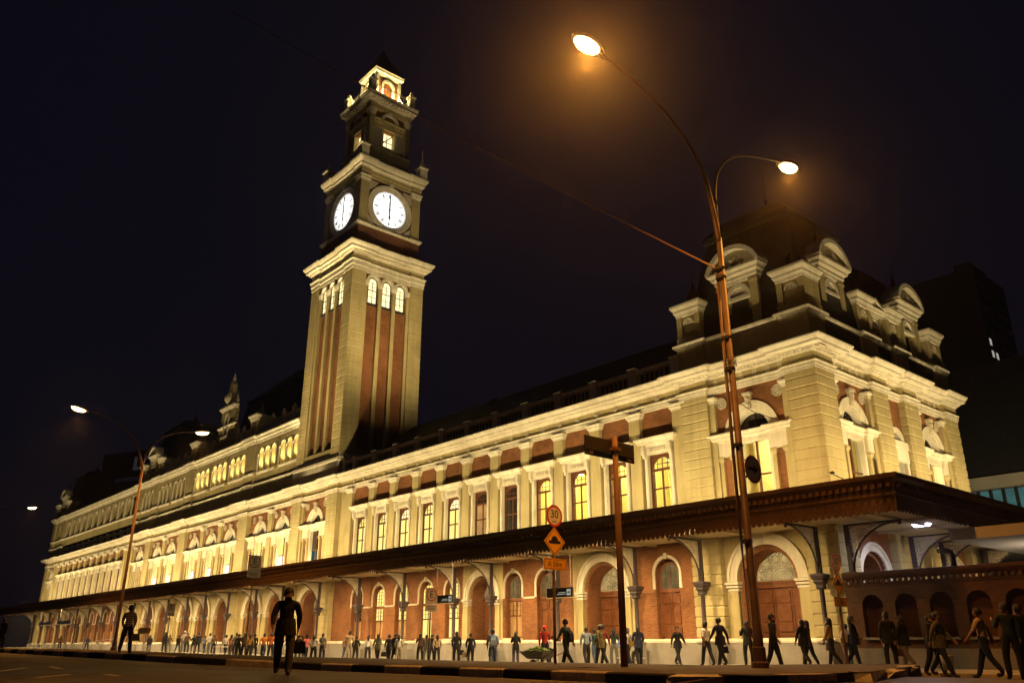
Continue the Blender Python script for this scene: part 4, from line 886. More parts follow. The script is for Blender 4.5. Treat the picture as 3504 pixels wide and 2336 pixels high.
def m_bracket():
    mb = MB(); L, Z0, Z1 = 2.1, 3.5, 5.34
    arc = [(0, -.1-L*(1-cos(t)), Z0+(Z1-Z0)*sin(t)) for t in [pi/2*k/10 for k in range(11)]]
    mb.tube([(x, y, z) for x, y, z in arc], .04, 6); mb.box(-.035, .035, -L-.25, -.1, Z1, Z1+.07); mb.box(-.03, .03, -L-.2, -L-.08, Z1-.14, Z1)
    return mb
def m_lace():
    mb = MB(); L, Z0, Z1 = 2.1, 3.5, 5.34; random.seed(3)
    def ring_yz(cy, cz, r, w):
        N = 9; pts = []; F = []
        for k in range(N):
            a = 2*pi*k/N
            for rr in (r, r-w): pts += [(-.012, cy+rr*cos(a), cz+rr*sin(a)), (.012, cy+rr*cos(a), cz+rr*sin(a))]
        for k in range(N):
            a = 4*k; b = 4*((k+1) % N); F += [(a, b, b+1, a+1), (a+2, a+3, b+3, b+2), (a, a+2, b+2, b), (a+1, b+1, b+3, a+3)]
        mb.add(pts, F)
    y = .08
    while y < L:
        z = Z0+.1
        while z < Z1-.03:
            t = math.acos(max(-1, min(1, 1-y/L))); za = Z0+(Z1-Z0)*sin(t)
            if z > za+.06: ring_yz(-.1-y, z, .085, .035); ring_yz(-.1-y+.03, z-.02, .04, .022)
            z += .14
        y += .14
    return mb
def column(x, y, rz=0.0, z0=0.0):
    c = put('column', M('col_shaft', m_col_shaft, 'iron', True), canopy, (x, y, 0), rz)
    put('capital', M('col_cap', m_col_cap, 'iron'), c); put('upper_shaft', M('col_top', m_col_top, 'iron'), c)
    put('pedestal', M('col_ped', lambda: MB().box(-.27, .27, -.27, .27, -.8, .7).sq([(.27, .7), (.31, .76), (.29, .82), (.16, .86)]), 'granite'), c)
    put('bracket', M('bracket', m_bracket, 'iron'), c); put('bracket_lace', M('bracket_lace', m_lace, 'lace'), c)  # bracket lacework is cream because lit: that light sits in its base colour
COLS = [-3.5, 2.6, 8.6, 14.35, 18.05, 23.9, 29.6, 33.7, 39.75]
CC = [-9.9, -15.2, -21.2, -26.9]
for x in COLS+[mir(x) for x in COLS]+CC+[mir(x) for x in CC]: column(x, -.62)
for y in (-.25, 5.7, 8.9, 14.2): column(41.02, y, H)

# lamps under the canopy and floodlights on top of it
class Grp: pass
def soffit_lamp(x, y, e=210, white=False, lab=None):
    o = put('soffit_lamp', M('soffit_lamp_%d' % white, lambda: MB().box(-.3 if white else -.14, .3 if white else .14, -.12, .12, 5.40, 5.46).box(-.34 if white else -.17, .34 if white else .17, -.15, .15, 5.455, 5.5), 'tube_lamp' if white else 'flood_glass'), canopy, (x, y, 0))
    lamp('soffit_light', 'AREA', (x, y, 5.37), e, (.82, .80, 1.0) if white else (1.0, .70, .31), None, .5, .3)
SL = [-94, -85, -76, -67, -58, -52.3, -46, -40.6, -34.1, -29.3, -24.5, -18, -12.8, -6.7, 1.0, 5.6, 11.5, 16.2, 21.0, 26.6, 31.5, 36.7]
for x in SL: soffit_lamp(x, -4.0, 520 if x > -60 else 420)
for y in (2.6, 9.0, 13): soffit_lamp(42.9 if y == 2.6 else 44.2, y, 110 if y == 2.6 else 200, y == 2.6)
def m_flood(): return MB().box(-.3, .3, -.12, .12, 0, .2).box(-.05, .05, -.05, .05, -.25, 0)
def flood(x, y, z, aim, e, kind='AREA', spot=None, col=WARM, size=2.6):
    o = put('floodlight_housing', M('flood', m_flood, 'iron_black'), canopy if z < 8 else station, (x, y, z-.28))
    put('lens', M('flood_lens', lambda: MB().box(-.26, .26, -.09, .09, .2, .21), 'flood_glass'), o)
    return lamp('flood_light', kind, (x, y, z), e, col, None, size if kind == 'AREA' else .15, .12, aim, spot, 1.0)
x = 38.0
while x > -98:
    e = 215 if x > -2 else (275 if x > -57 else 215)
    flood(x, -4.3, 6.42, (x, .2, 12.4), e*random.uniform(.78, 1.22), size=1.5); x -= 4.25
for y in (1.0, 5.2, 9.4, 13.6): flood(44.6, y, 6.42, (40.3, y, 12.4), 240)
flood(43.6, -3.4, 6.42, (39.5, .5, 12.5), 90)
# beams on the tower front and flank
for x, e, z in ((-9.5, 15000, 45), (-4.2, 15000, 45), (-6.7, 15000, 60)): flood(x, -4.45, 6.5, (x+.2, .2, z), e, 'SPOT', radians(37))
for x, y, z, e in ((8.0, 2.4, 16.4, 5200), (11.0, 5.2, 18.6, 5200)): flood(x, y, z, (-3.2, 3.9, 36 if x < 9 else 30), e, 'SPOT', radians(80))
# lantern uplights on the gallery
for f in range(4):
    v = Matrix.Rotation(f*H, 3, 'Z') @ Vector((0, -1.95, 0)); a_ = Matrix.Rotation(f*H, 3, 'Z') @ Vector((0, -1.2, 0))
    put('gallery_lamp', M('glamp', lambda: MB().box(-.5, .5, -.08, .08, 54.2, 54.3), 'flood_glass'), tower, (v.x, v.y, 0), f*H)
    lamp('gallery_light', 'AREA', (TX+v.x, TY+v.y, 54.34), 480, YEL, None, 2.6, .12, (TX+a_.x, TY+a_.y, 57.2))

# ================================================================== right of the station: brick wall, slab roof, shed, tower block
wall = tag(E('brick_boundary_wall', None, (41.4, -1.25, 0)), 'dark brick wall with arched niches and stone coping beside the station corner', 'wall')
WL = 30.0
mb = MB()
for k in range(23): mb.wall(k*1.3, k*1.3+1.3, .55, 2.9, k*1.3+.75, .95, 2.1, .42, 0, .3, 10)
P('wall_face', mb.box(-.02, WL, .3, .34, .5, 3.0).box(-.3, -.0, 0, .34, .5, 2.9), 'brick_dark', wall)
P('wall_plinth', MB().box(-.3, WL, -.08, .4, -.9, .56), 'granite_dark', wall)
P('coping', MB().sweep([(-.4, 3.1), (.02, 3.1), (.08, 3.16), (.14, 3.26), (.14, 3.36), (-.4, 3.42)], [(-.3, .0), (WL, .0)]).box(-.3, WL, -.03, .3, 2.86, 2.94), 'brick_dark', wall)
for k in range(60): put('corbel', M('corbel', lambda: MB().box(-.055, .055, -.07, .02, 2.94, 3.1), 'brick_dark'), wall, (-.2+.22*k, 0, 0))
for k in range(8): put('niche_sill', M('nsill', lambda: MB().box(-.5, .5, -.1, .28, .86, .95), 'granite_dark'), wall, (k*1.3+.75, 0, 0))
pipe = tag(P('vent_pipe', MB().tube([(0, 0, 0), (0, 0, .35), (-.05, 0, .5), (-.2, 0, .56), (-.5, 0, .6)], .1, 8), 'iron_black', None, (45.35, -1.0, 3.4), smooth=True), 'bent black vent pipe sticking up from the brick wall top', 'pipe')
slab = tag(E('flat_roof_shelter', None, (44.6, .9, 0)), 'pale flat concrete slab roof of the low shelter behind the brick wall', 'shelter')
P('slab', MB().box(0, 14, 0, 13, 4.52, 4.95), 'concrete', slab); P('post', MB().box(3, 3.3, 9, 9.3, -.5, 4.52), 'concrete', slab); P('post', MB().box(9, 9.3, 9, 9.3, -.5, 4.52), 'concrete', slab)
lamp('shelter_light', 'AREA', (47.5, 4.5, 3.0), 60, (1, .8, .55), None, 1.0, .3, (46, 5, 4.5)); P('shelter_lamp', MB().box(-.5, .5, -.15, .15, 2.86, 2.96), 'flood_glass', slab, (2.9, 3.6, 0))
shed = tag(E('train_shed', None, (46, 22, 0)), 'dark metal train shed roof with a teal glazed clerestory behind the station', 'train shed')
P('roof', roof_strip(-12, 70, -.3, 10.6, 6, 19.5), 'slate', shed); P('wall', MB().box(-12, 70, .4, .6, 0, 8.3), 'tower_block', shed); P('eaves_beam', MB().box(-12, 70, -.3, .6, 9.75, 10.5), 'concrete', shed)
for k in range(14):
    put('clerestory_pane', M('clere', lambda: MB().box(.06, .62, .3, .34, 8.3, 9.7), 'lit_teal'), shed, (-9.0+.72*k, 0, 0)); put('clerestory_post', M('clpost', lambda: MB().box(-.1, .06, .1, .5, 8.2, 9.8), 'iron_black'), shed, (-9.0+.72*k, 0, 0))
apt = tag(E('apartment_tower', None, (22.1, 60, 0), 0), 'dark high-rise block with a few lit windows behind the station roof', 'building')
P('wall', MB().box(0, 6.9, 0, 9, 0, 40.6).box(4.6, 6.3, 1, 6, 40.6, 41.8), 'tower_block', apt)
for fl in range(12):
    for k in range(7):
        lit = (fl, k) in ((6, 0), (5, 0), (5, 1), (4, 5), (3, 0))
        put('window', M('apt_win', lambda: MB().box(-.02, .03, 0, .55, 0, .75), 'far_lit' if lit else 'dark_glass'), apt, (6.9, .5+1.2*k, 23+fl*1.4))
aptr = tag(E('advertising_tower', None, (-292, 62, 0), radians(25)), 'far dark office block with a faint lettered rooftop billboard', 'building')
P('wall', MB().box(-14, 24, 0, 20, 0, 62), 'tower_block', aptr)
for k in range(14): put('window', M('adv_win', lambda: MB().box(0, 1.6, -.1, .05, 0, 2.2), 'dark_glass'), aptr, (-12+2.5*k, 0, 57))
P('billboard', MB().box(-12, 24, 0, 2, 64, 74).box(-10, -9.6, .5, 1, 62, 64).box(20, 20.4, .5, 1, 62, 64), 'clock_black', aptr)
P('billboard_letter', MB().box(6, 7.4, -.3, 0, 66.2, 71.5).box(7.4, 9.6, -.3, 0, 66.2, 67.4), 'far_sign', aptr)
P('billboard_letter', MB().ring(13.2, 68.8, 2.7, 1.5, -.3, 0, 20, 0, 2*pi), 'far_sign', aptr)
mastr = tag(P('aviation_beacon', MB().lathe([(.2, 0), (.5, .4), (.5, 1.0), (.2, 1.4)], 8), 'red_beacon', None, (-520, 140, 24), smooth=True), 'tiny red aviation warning light low in the sky', 'beacon')

# ================================================================== GROUND
def lerp(pts, x):
    if x <= pts[0][0]: return pts[0][1]
    for (a, b), (c, d) in zip(pts, pts[1:]):
        if x <= c: return b+(d-b)*(x-a)/(c-a)
    return pts[-1][1]
ZFR = [(-600,.55),(-60,.52),(-16,.48),(5,.45),(20,.40),(25.6,.34),(28.5,.28),(30,.22),(31.6,.15),(33.6,.1),(600,.1)]
YFR = [(-600,-22),(-16,-22),(5,-23.5),(20,-24),(25.6,-23.6),(28.5,-23),(30,-22),(31.6,-21),(33.6,-20.2),(38,-20),(42,-19.9),(600,-19.9)]
ZBK = [(-600,.5),(-130,.5),(-13.5,.4),(0,.33),(11,.25),(21,.14),(33,.1),(600,.1)]
YBK = [(-600,-14),(-130,-14),(-13.5,-15.4),(0,-14.6),(11,-15.2),(21,-13.5),(33,-12.2),(40,-11.3),(600,-11.3)]
GG = [(-300,.35),(-95,.3),(-60,.05),(-22,0),(5,-.35),(27,-.33),(36,-.14),(60,-.14)]
def grid_sheet(rows):
    mb = MB(); n = len(rows[0]); mb.v = [p for r in rows for p in r]
    mb.f = [(i*n+k, (i+1)*n+k, (i+1)*n+k+1, i*n+k+1) for i in range(len(rows)-1) for k in range(n-1)]
    return mb
XS = [-600, -300, -130, -60, -16, 5, 20, 25.6, 28.5, 30, 31.6, 33.6, 38, 42, 46, 50, 60, 100, 600]
rows = []
for X in XS:
    yf, zf, yb, zb, g = (lerp(t, X) for t in (YFR, ZFR, YBK, ZBK, GG))
    rows.append([(X, -600, zf-.1), (X, yf-60, zf-.08), (X, yf-20, zf-.08), (X, yf-5, zf-.08), (X, yf+.1, zf-.2), (X, yb-.1, zb-.2), (X, -5.15, g-.13), (X, -.2, g-.13), (X, 30, g-.2), (X, 700, g-.2)])
struct(P('road', grid_sheet(rows), 'asphalt'))
# pavement along the station
XP = [-140, -95, -60, -22, 5, 27, 36, 45, 72]
rows = [[(X, -5.2, lerp(GG, X)-.3), (X, -5.2, lerp(GG, X)-.02), (X, -5.15, lerp(GG, X)), (X, .3, lerp(GG, X)+.03)] for X in XP]
struct(P('pavement', grid_sheet(rows), 'pavement'))
# raised traffic island: earth and broken asphalt top, painted kerb stones as its parts
def isl(X):
    yf, zf, yb, zb = (lerp(t, X) for t in (YFR, ZFR, YBK, ZBK))
    return [(X, yf+.3, zf-.3), (X, yf+.3, zf-.012)]+[(X, yf+.3+(yb-yf-.6)*k/6, zf+(zb-zf)*k/6-.012+.03*sin(k*2.1+X)*(0 < k < 6)) for k in range(1, 7)]+[(X, yb-.25, zb-.3)]
rows = [isl(X) for X in (-400, -130, -60, -30, -16, -5, 5, 12, 20, 25.6, 28.5, 30, 31.6, 33.6, 36, 38, 40, 42)]
im = grid_sheet(rows)
nose = [(42, -11.3), (43.0, -8.6), (44.4, -5.4), (45.2, -5.0), (46.2, -7), (47.4, -10.6), (48.4, -14.6), (48.5, -17.4), (47.6, -19.2), (46, -19.6), (42, -19.6)]
im.add([(x, y, .095) for x, y in nose]+[(x, y, -.3) for x, y in nose], [tuple(range(11))]+[(k, k+11, (k+1) % 11+11, (k+1) % 11) for k in range(10)])
island = struct(P('traffic_island', im, 'island_earth'))
def m_kerb():
    return MB().bevbox(0, 1, 0, .32, -.24, .018, .03)
X = 47.0; k = 0
while X > -75:
    x0 = X-1.68 if X > 20 else X-2.0; y1, y0 = lerp(YFR, X), lerp(YFR, x0); z1, z0 = lerp(ZFR, X), lerp(ZFR, x0); L = sqrt((X-x0)**2+(y1-y0)**2+(z1-z0)**2)
    o = put('kerb_stone', M('kerb', m_kerb, 'kerb_white' if k % 2 else 'kerb_black'), island, (x0, y0, z0), 0)
    o.rotation_euler = (random.uniform(-.02, .02), -math.atan2(z1-z0, X-x0), math.atan2(y1-y0, X-x0)+random.uniform(-.006, .006)); o.scale = (L-.015, 1, 1)
    X = x0; k += 1
for k, ((xa, ya), (xb, yb)) in enumerate(((((47.0, -19.9)), (47.9, -19.3)), ((47.9, -19.3), (48.6, -18.2)), ((48.6, -18.2), (48.8, -16.6)), ((48.75, -15.2), (48.2, -13.2)), ((48.1, -12.8), (47.3, -10.2)), ((47.0, -9.4), (46.2, -7.2)))):
    def m_rub(k=k):
        random.seed(20+k); mb = m_kerb()
        mb.v = [(x+random.uniform(-.05, .05)*(1 if 0 < x < 1 else .6), y+random.uniform(-.08, .08), z+random.uniform(-.07, .02)) for x, y, z in mb.v]; return mb
    o = put('broken_kerb', M('rubble_%d' % k, m_rub, 'kerb_white' if k != 1 else 'kerb_black'), island, (xa, ya, .1)); o.rotation_euler = (0, 0, math.atan2(yb-ya, xb-xa)); o.scale = (sqrt((xb-xa)**2+(yb-ya)**2), 1.3, 1)
# painted marks on the near road
def paint(name, pts, w, dz=.006):
    mb = MB()
    for (xa, ya), (xb, yb) in zip(pts, pts[1:]):
        dx, dy = xb-xa, yb-ya; L = sqrt(dx*dx+dy*dy); nx, ny = -dy/L*w/2, dx/L*w/2
        zz = lambda x, y: roadz(x, y)+dz
        mb.add([(x, y, zz(x, y)) for x, y in ((xa-nx, ya-ny), (xb-nx, yb-ny), (xb+nx, yb+ny), (xa+nx, ya+ny))], [(0, 1, 2, 3)])
    return struct(P(name, mb, 'road_paint'))
def roadz(x, y):
    yf, zf = lerp(YFR, x), lerp(ZFR, x)
    t = (yf+.1-y); return zf-.2+(.12*t/5.1 if t < 5.1 else .12)
paint('road_edge_line', [(x, lerp(YFR, x)-.55) for x in (47, 46, 42, 38, 33.6, 31.6, 30, 28.5, 25.6, 20, 5, -16, -60)], .12, .012)
for pts in ([(38.6, -29.3), (36.8, -28.2)], [(33.9, -29.2), (31.9, -28.1)], [(37.2, -27.6), (38.7, -27.75)], [(31.4, -27.4), (32.6, -27.4)], [(28.5, -28.6), (26.6, -28.0)]): paint('lane_dash', pts, .14, .012)

# ================================================================== STREET LAMPS
def bez(pts, n=10):
    """smooth path through points (Catmull-Rom)"""
    P_ = [Vector(p) for p in pts]; P_ = [P_[0]*2-P_[1]]+P_+[P_[-1]*2-P_[-2]]; out = []
    for i in range(1, len(P_)-2):
        a, b, c, d = P_[i-1:i+3]
        for k in range(n):
            t = k/n; out.append(.5*((2*b)+(c-a)*t+(2*a-5*b+4*c-d)*t*t+(3*b-a-3*c+d)*t**3))
    return out+[P_[-2]]
def m_lamp_head():
    mb = MB(); n = 12
    prof = [(.10, -.55), (.17, -.42), (.24, -.2), (.27, .05), (.24, .3), (.15, .48), (.03, .56)]
    return mb.add([(r*cos(2*pi*k/n), y, max(-.02, .62*r*sin(2*pi*k/n))) for r, y in prof for k in range(n)], [(i*n+k, i*n+(k+1) % n, (i+1)*n+(k+1) % n, (i+1)*n+k) for i in range(len(prof)-1) for k in range(n)]+[tuple(range(n))])
def m_lamp_bowl():
    mb = MB(); n = 12; prof = [(.04, -.40), (.16, -.3), (.225, -.08), (.225, .16), (.15, .36), (.04, .45)]
    return mb.add([(r*cos(2*pi*k/n), y, min(-.015, .85*r*sin(2*pi*k/n))) for r, y in prof for k in range(n)], [(i*n+k, i*n+(k+1) % n, (i+1)*n+(k+1) % n, (i+1)*n+k) for i in range(len(prof)-1) for k in range(n)])
def street_lamp(name, loc, label, arms, e, pole_r=.15, fork=12.6, conduit=False, rz=0.0, hs=1.0):
    t = tag(E(name, None, loc, rz), label, 'street lamp', 'twin arm street lamps')
    P('pole', MB().tube([(0, 0, -.3), (0, 0, .9), (0, 0, .95), (0, 0, fork)], pole_r, 12, .085), 'steel', t, smooth=True)
    P('base_collar', MB().lathe([(pole_r+.07, -.2), (pole_r+.07, .12), (pole_r+.02, .16), (pole_r+.02, .5), (pole_r, .52)], 12), 'steel', t)
    for k, pts in enumerate(arms):
        path = bez([(0, .0, fork-1.2 if k else fork-.15)]+pts, 8)
        P('lamp_arm', MB().tube(path, .085 if not k else .055, 8, .04), 'steel', t, smooth=True)
        hp = Vector(pts[-1]); d = (Vector(path[-1])-Vector(path[-3])); az = math.atan2(d.y, d.x)-pi/2; tilt = math.atan2(d.z, sqrt(d.x**2+d.y**2))
        hd = put('lamp_head', M('lamp_head', m_lamp_head, 'galv', True), t, hp+d.normalized()*.45); hd.rotation_euler = (tilt, 0, az); hd.scale = (hs*1.1, hs*1.1, hs*1.1)
        put('bowl', M('lamp_bowl', m_lamp_bowl, 'sodium_lamp', True), hd)
        R = Matrix.Rotation(rz, 3, 'Z'); wp = Vector(loc)+R @ (hp+d.normalized()*.45)
        lamp('sodium_light', 'SPOT', wp+Vector((0, 0, -.32)), e[k], SOD, None, .2, aim=wp+Vector((0, 0, -5)), spot=radians(140), blend=.8)
    return t
near = street_lamp('street_lamp', (45.0, -13.6, .1), 'tall rusty twin arm lamp post with blazing sodium lamps beside the station corner',
    [[(0, -.22, 13.75), (0, -.55, 14.75), (0, -1.25, 15.6), (0, -2.5, 16.33), (0, -4.1, 16.82), (0, -5.3, 16.92)], [(0, .0, 13.2), (0, .02, 14.3), (0, .36, 15.25), (0, 1.2, 16.08), (0, 2.35, 16.63), (0, 4.1, 17.18), (0, 4.5, 17.25)]], (5600, 3200), conduit=True)
P('conduit', MB().tube([(-.20, -.04, -.2), (-.20, -.04, 4), (-.17, -.03, 11.6)], .05, 8), 'steel', near, smooth=True)
for z in (3.2, 5.9, 8.2, 9.2, 11.2, 11.5): put('strap', M('strap', lambda: MB().lathe([(.165, 0), (.165, .09)], 10), 'iron_black'), near, (-.05, -.02, z))
P('cable_coil', MB().tube([(.16*cos(a), .16*sin(a), 8.35+.012*a) for a in [k*.5 for k in range(40)]], .014, 5).tube([(.1, .1, 7.2), (.4, .35, 6.9), (.7, .75, 6.75), (.95, 1.15, 6.7)], .012, 5), 'iron_black', near)
far1 = street_lamp('street_lamp', (-1.0, -16.24, .4), 'slim twin arm lamp post with two lit lamps before the far station range',
    [[(0, -.45, 12.9), (0, -1.4, 14.1), (0, -2.8, 14.76), (0, -4.2, 15.05)], [(0, .0, 12.0), (0, .06, 12.77), (0, .75, 13.85), (0, 1.85, 14.5), (0, 3.0, 14.77), (0, 3.3, 14.82)]], (3600, 3600), .13, 11.8)
far2 = street_lamp('street_lamp', (-51.5, -19.4, .45), 'farthest street lamp, a single lit head entering at the left frame edge',
    [[(.3, .3, 12.6), (1.2, 1.1, 13.7), (2.8, 2.6, 14.2), (4.6, 4.4, 14.45), (5.3, 5.1, 14.5)]], (2500,), .13, 12.2)
# overhead cable tied to the lamp post
wa, wb = Vector((44.95, -13.6, 11.6)), CAM+Vector((-.73334, .21243, .64582))*62
tag(P('overhead_cable', MB().tube([wa+(wb-wa)*(k/30)+Vector((0, 0, -1.0*4*(k/30)*(1-k/30)*.35)) for k in range(31)], .03, 5), 'pole_brown'), 'twisted overhead cable running from the tall lamp post up across the sky', 'cable')

# ================================================================== SIGNS (plates face along the street)
def text_mesh(txt, size, mat, th=.004):
    cu = bpy.data.curves.new('lettering', 'FONT'); cu.body = txt; cu.size = size; cu.extrude = th/2; cu.align_x = 'CENTER'; cu.align_y = 'CENTER'
    o = bpy.data.objects.new('lettering', cu); COL.objects.link(o); dg = bpy.context.evaluated_depsgraph_get()
    me = bpy.data.meshes.new_from_object(o.evaluated_get(dg)); bpy.data.objects.remove(o); bpy.data.curves.remove(cu)
    for v in me.vertices: v.co = Vector((v.co.x, -v.co.z, v.co.y))
    me.materials.clear(); me.materials.append(MAT[mat]); return me
SX = H                                                            # local -y (the plate's face) turned to +x
def pole(t, h, r=.045, mat='pole_brown'): P('post', MB().tube([(0, 0, -.3), (0, 0, h/2), (0, 0, h)], r, 8), mat, t, smooth=True)
def speed_signs(loc, label, dim=False, s=1.0, zt=4.9):
    t = tag(E('speed_sign', None, loc, SX), label, 'road sign', 'speed limit and hump signs')
    pole(t, zt+.1-loc[2], .05)
    z = zt-loc[2]; r = .38*s
    d = P('speed_limit_disc', MB().disc(0, z, r, -.075, 28, th=.015), 'sign_white', t)
    P('red_ring', MB().ring(0, z, r, r*.80, -.082, -.07, 28, 0, 2*pi), 'sign_red', d)
    put('numerals', text_mesh('30', .40*s, 'sign_black'), d, (0, -.08, z+.05*s)); put('unit_lettering', text_mesh('km/h', .11*s, 'sign_black'), d, (0, -.08, z-.20*s))
    z2 = z-.88*s; q = .50*s
    hm = P('hump_warning', MB().extr([(-q, z2), (0, z2-q), (q, z2), (0, z2+q)], -.07, -.058), 'sign_yellow', t)
    b = q*.90; c = q*.84
    P('black_border', MB().extr([(-b, z2), (0, z2-b), (0, z2-c), (-c, z2), (0, z2+c), (0, z2+b)], -.074, -.066).extr([(b, z2), (0, z2+b), (0, z2+c), (c, z2), (0, z2-c), (0, z2-b)], -.074, -.066), 'sign_black', hm)
    P('hump_symbol', MB().box(-.28*s, .28*s, -.076, -.066, z2-.07*s, z2+.03*s).disc(0, z2+.03*s, .16*s, -.076, 14, 0, pi, .01), 'sign_black', hm)
    z3 = z2-.76*s
    pl = P('distance_plate', MB().box(-.54*s, .54*s, -.07, -.058, z3-.19*s, z3+.19*s), 'sign_yellow', t)
    w, h_ = .50*s, .155*s; fr = MB(); rect_frame(fr, -w, w, z3-h_, z3+h_, .014, -.075, -.066); P('black_border', fr, 'sign_black', pl)
    put('lettering', text_mesh('A 50m', .25*s, 'sign_black'), pl, (0, -.075, z3))
    return t
speed_signs((37.16, -13.56, .1), 'bright 30 speed limit disc above yellow hump diamond and A 50m plate')
speed_signs((42.75, -4.9, -.14), 'dim 30 speed limit and hump signs on a pole before the station corner', zt=3.45, s=.82)
def park_sign(loc, zt, label, s=1.0, pm='galv'):
    t = tag(E('parking_sign', None, loc, SX), label, 'parking sign', 'parking signs')
    pole(t, zt+.4*s-loc[2], .035, pm); z = zt-loc[2]
    pl = P('plate', MB().box(-.40*s, .40*s, -.055, -.043, z-.42*s, z+.42*s), 'sign_white', t)
    P('red_ring', MB().ring(0, z+.06*s, .34*s, .29*s, -.062, -.05, 28, 0, 2*pi), 'sign_red', pl); put('letter', text_mesh('E', .52*s, 'sign_black'), pl, (0, -.06, z+.06*s))
    p2 = P('notice_plate', MB().box(-.40*s, .40*s, -.055, -.043, z-.82*s, z-.45*s), 'sign_white', t)
    P('notice_lines', MB().box(-.3*s, .3*s, -.06, -.05, z-.58*s, z-.55*s).box(-.32*s, .28*s, -.06, -.05, z-.66*s, z-.63*s).box(-.22*s, .26*s, -.06, -.05, z-.74*s, z-.71*s), 'sign_black', p2)
park_sign((11.5, -12.95, .2), 5.12, 'large letter E parking sign on a thin pole, highest of the three')
park_sign((27.85, -12.05, .1), 2.66, 'letter E parking sign in front of the lit ground windows', .78)
park_sign((2.5, -14.2, .28), 2.9, 'small letter E parking sign low before the central arches', .62)
t = tag(E('street_name_sign', None, (41.94, -15.5, .1), SX), 'dark back of a wide street-name board on a thick brown pole', 'street sign')
P('post', MB().tube([(0, 0, -.3), (0, 0, 3), (0, 0, 6.45)], .105, 12, .085), 'pole_brown', t, smooth=True)
bd = P('board', MB().bevbox(-1.18, .98, .10, .14, 5.78, 6.36, .012), 'sign_back', t, rz=0); P('clamp', MB().box(-.13, .13, -.13, .13, 6.02, 6.12), 'pole_brown', t)
P('stiffener', MB().box(-1.1, .9, .06, .10, 5.93, 5.99), 'sign_back', bd); P('sticker', MB().box(-1.02, -.86, .085, .10, 5.83, 5.92).box(.66, .82, .085, .10, 5.83, 5.92), 'sign_yellow', bd)
t = tag(E('arrow_sign', None, (45.0, -13.6, 0), SX), 'round one-way sign with black right arrow strapped to the tall lamp post', 'road sign')
dc = P('disc', MB().disc(.28, 5.36, .40, -.20, 28, th=.015), 'sign_white', t); P('red_ring', MB().ring(.28, 5.36, .40, .345, -.207, -.195, 28, 0, 2*pi), 'sign_red', dc)
P('arrow', MB().extr([(.04, 5.31), (.30, 5.31), (.30, 5.22), (.54, 5.36), (.30, 5.50), (.30, 5.41), (.04, 5.41)], -.208, -.195), 'sign_black', dc); P('clamp', MB().box(-.02, .3, -.19, -.14, 5.1, 5.16).box(-.02, .3, -.19, -.14, 5.56, 5.62), 'iron_black', t)
def hanging_sign(x0, x1, y, z0, z1, label, mat='sign_black', small=True):
    t = tag(E('direction_sign', None, ((x0+x1)/2, y, 0)), label, 'hanging sign', 'signs hanging from the canopy'); w = (x1-x0)/2
    pl = P('panel', MB().box(-w, w, -.06, .06, z0, z1), mat, t)
    for s in (-1, 1): P('rod', MB().tube([(s*w*.85, 0, z1-.02), (s*w*.85, 0, 5.5)], .012, 5), 'galv', t)
    P('reflected_edge_glow', MB().box(-w-.02, -w+.0, -.055, .055, z0-.02, z1).box(-w-.02, w, -.055, .055, z0-.03, z0), 'lit_orange', pl)  # glowing strip stands in for light reflected off the panel's edges
    if small:
        P('arrow_field', MB().box(w-.36, w-.08, -.066, -.055, z0+.08, z1-.08), 'far_lit', pl); m = (z0+z1)/2
        P('arrow', MB().extr([(w-.33, m-.02), (w-.2, m-.02), (w-.2, m-.08), (w-.11, m), (w-.2, m+.08), (w-.2, m+.02), (w-.33, m+.02)], -.072, -.06), 'sign_black', pl)
        P('text_lines', MB().box(w-.95, w-.45, -.066, -.055, m-.02, m+.01).box(w-1.05, w-.45, -.066, -.055, m-.1, m-.07), 'far_lit', pl)
hanging_sign(26.68, 28.48, -4.0, 2.89, 3.34, 'black hanging sign with white arrow and orange painted edge glow by the speed-sign pole')
hanging_sign(17.04, 18.77, -4.0, 2.95, 3.4, 'black hanging sign with white arrow beside the middle parking sign')
hanging_sign(-78.4, -71.6, -4.0, 3.25, 3.7, 'long blue hanging sign at the far end, left one', 'sign_blue', False); hanging_sign(-68.0, -62, -4.0, 3.2, 3.66, 'long blue hanging sign at the far end, right one', 'sign_blue', False)
t = tag(E('arrow_board', None, (-22.9, -7.2, -.1)), 'yellow arrow-shaped board on a thin stand beside the far lamp post', 'road sign')
P('board', MB().extr([(-2.2, 1.75), (.6, 1.75), (.6, 1.6), (1.3, 2.0), (.6, 2.4), (.6, 2.25), (-2.2, 2.25)], -.05, .0), 'sign_yellow', t); P('stand', MB().tube([(-.4, .03, -.2), (-.4, .03, 1.8)], .04, 6), 'galv', t); P('lettering_lines', MB().box(-1.9, .3, -.06, -.045, 2.06, 2.12).box(-1.5, .3, -.06, -.045, 1.88, 1.94), 'sign_black', t)
t = tag(E('ramp_railing', None, (-45, -3.2, 0)), 'pale tubular ramp railing on the pavement at the far end of the station', 'railing')
for k in range(7): put('upright', M('rrpost', lambda: MB().tube([(0, 0, -.1), (0, 0, 1.15)], .03, 6), 'galv'), t, (-9+2.2*k, 0, .07*k))
for z in (.55, 1.1): P('rail', MB().tube([(-9, 0, z), (4.2, 0, z+.42)], .03, 6), 'galv', t)
fl = tag(E('canopy_lamp_arm', None, (43.35, -4.3, 6.3)), 'thin black lamp arm sticking up over the canopy corner', 'lamp arm')
P('arm', MB().tube([(0, 0, 0), (-.12, 0, .2), (-.66, 0, .54)], .02, 6), 'iron_black', fl); P('lamp_head', MB().lathe([(.03, 0), (.08, .03), (.08, .1), (.03, .13)], 8), 'iron_black', fl, (-.5, 0, .42))

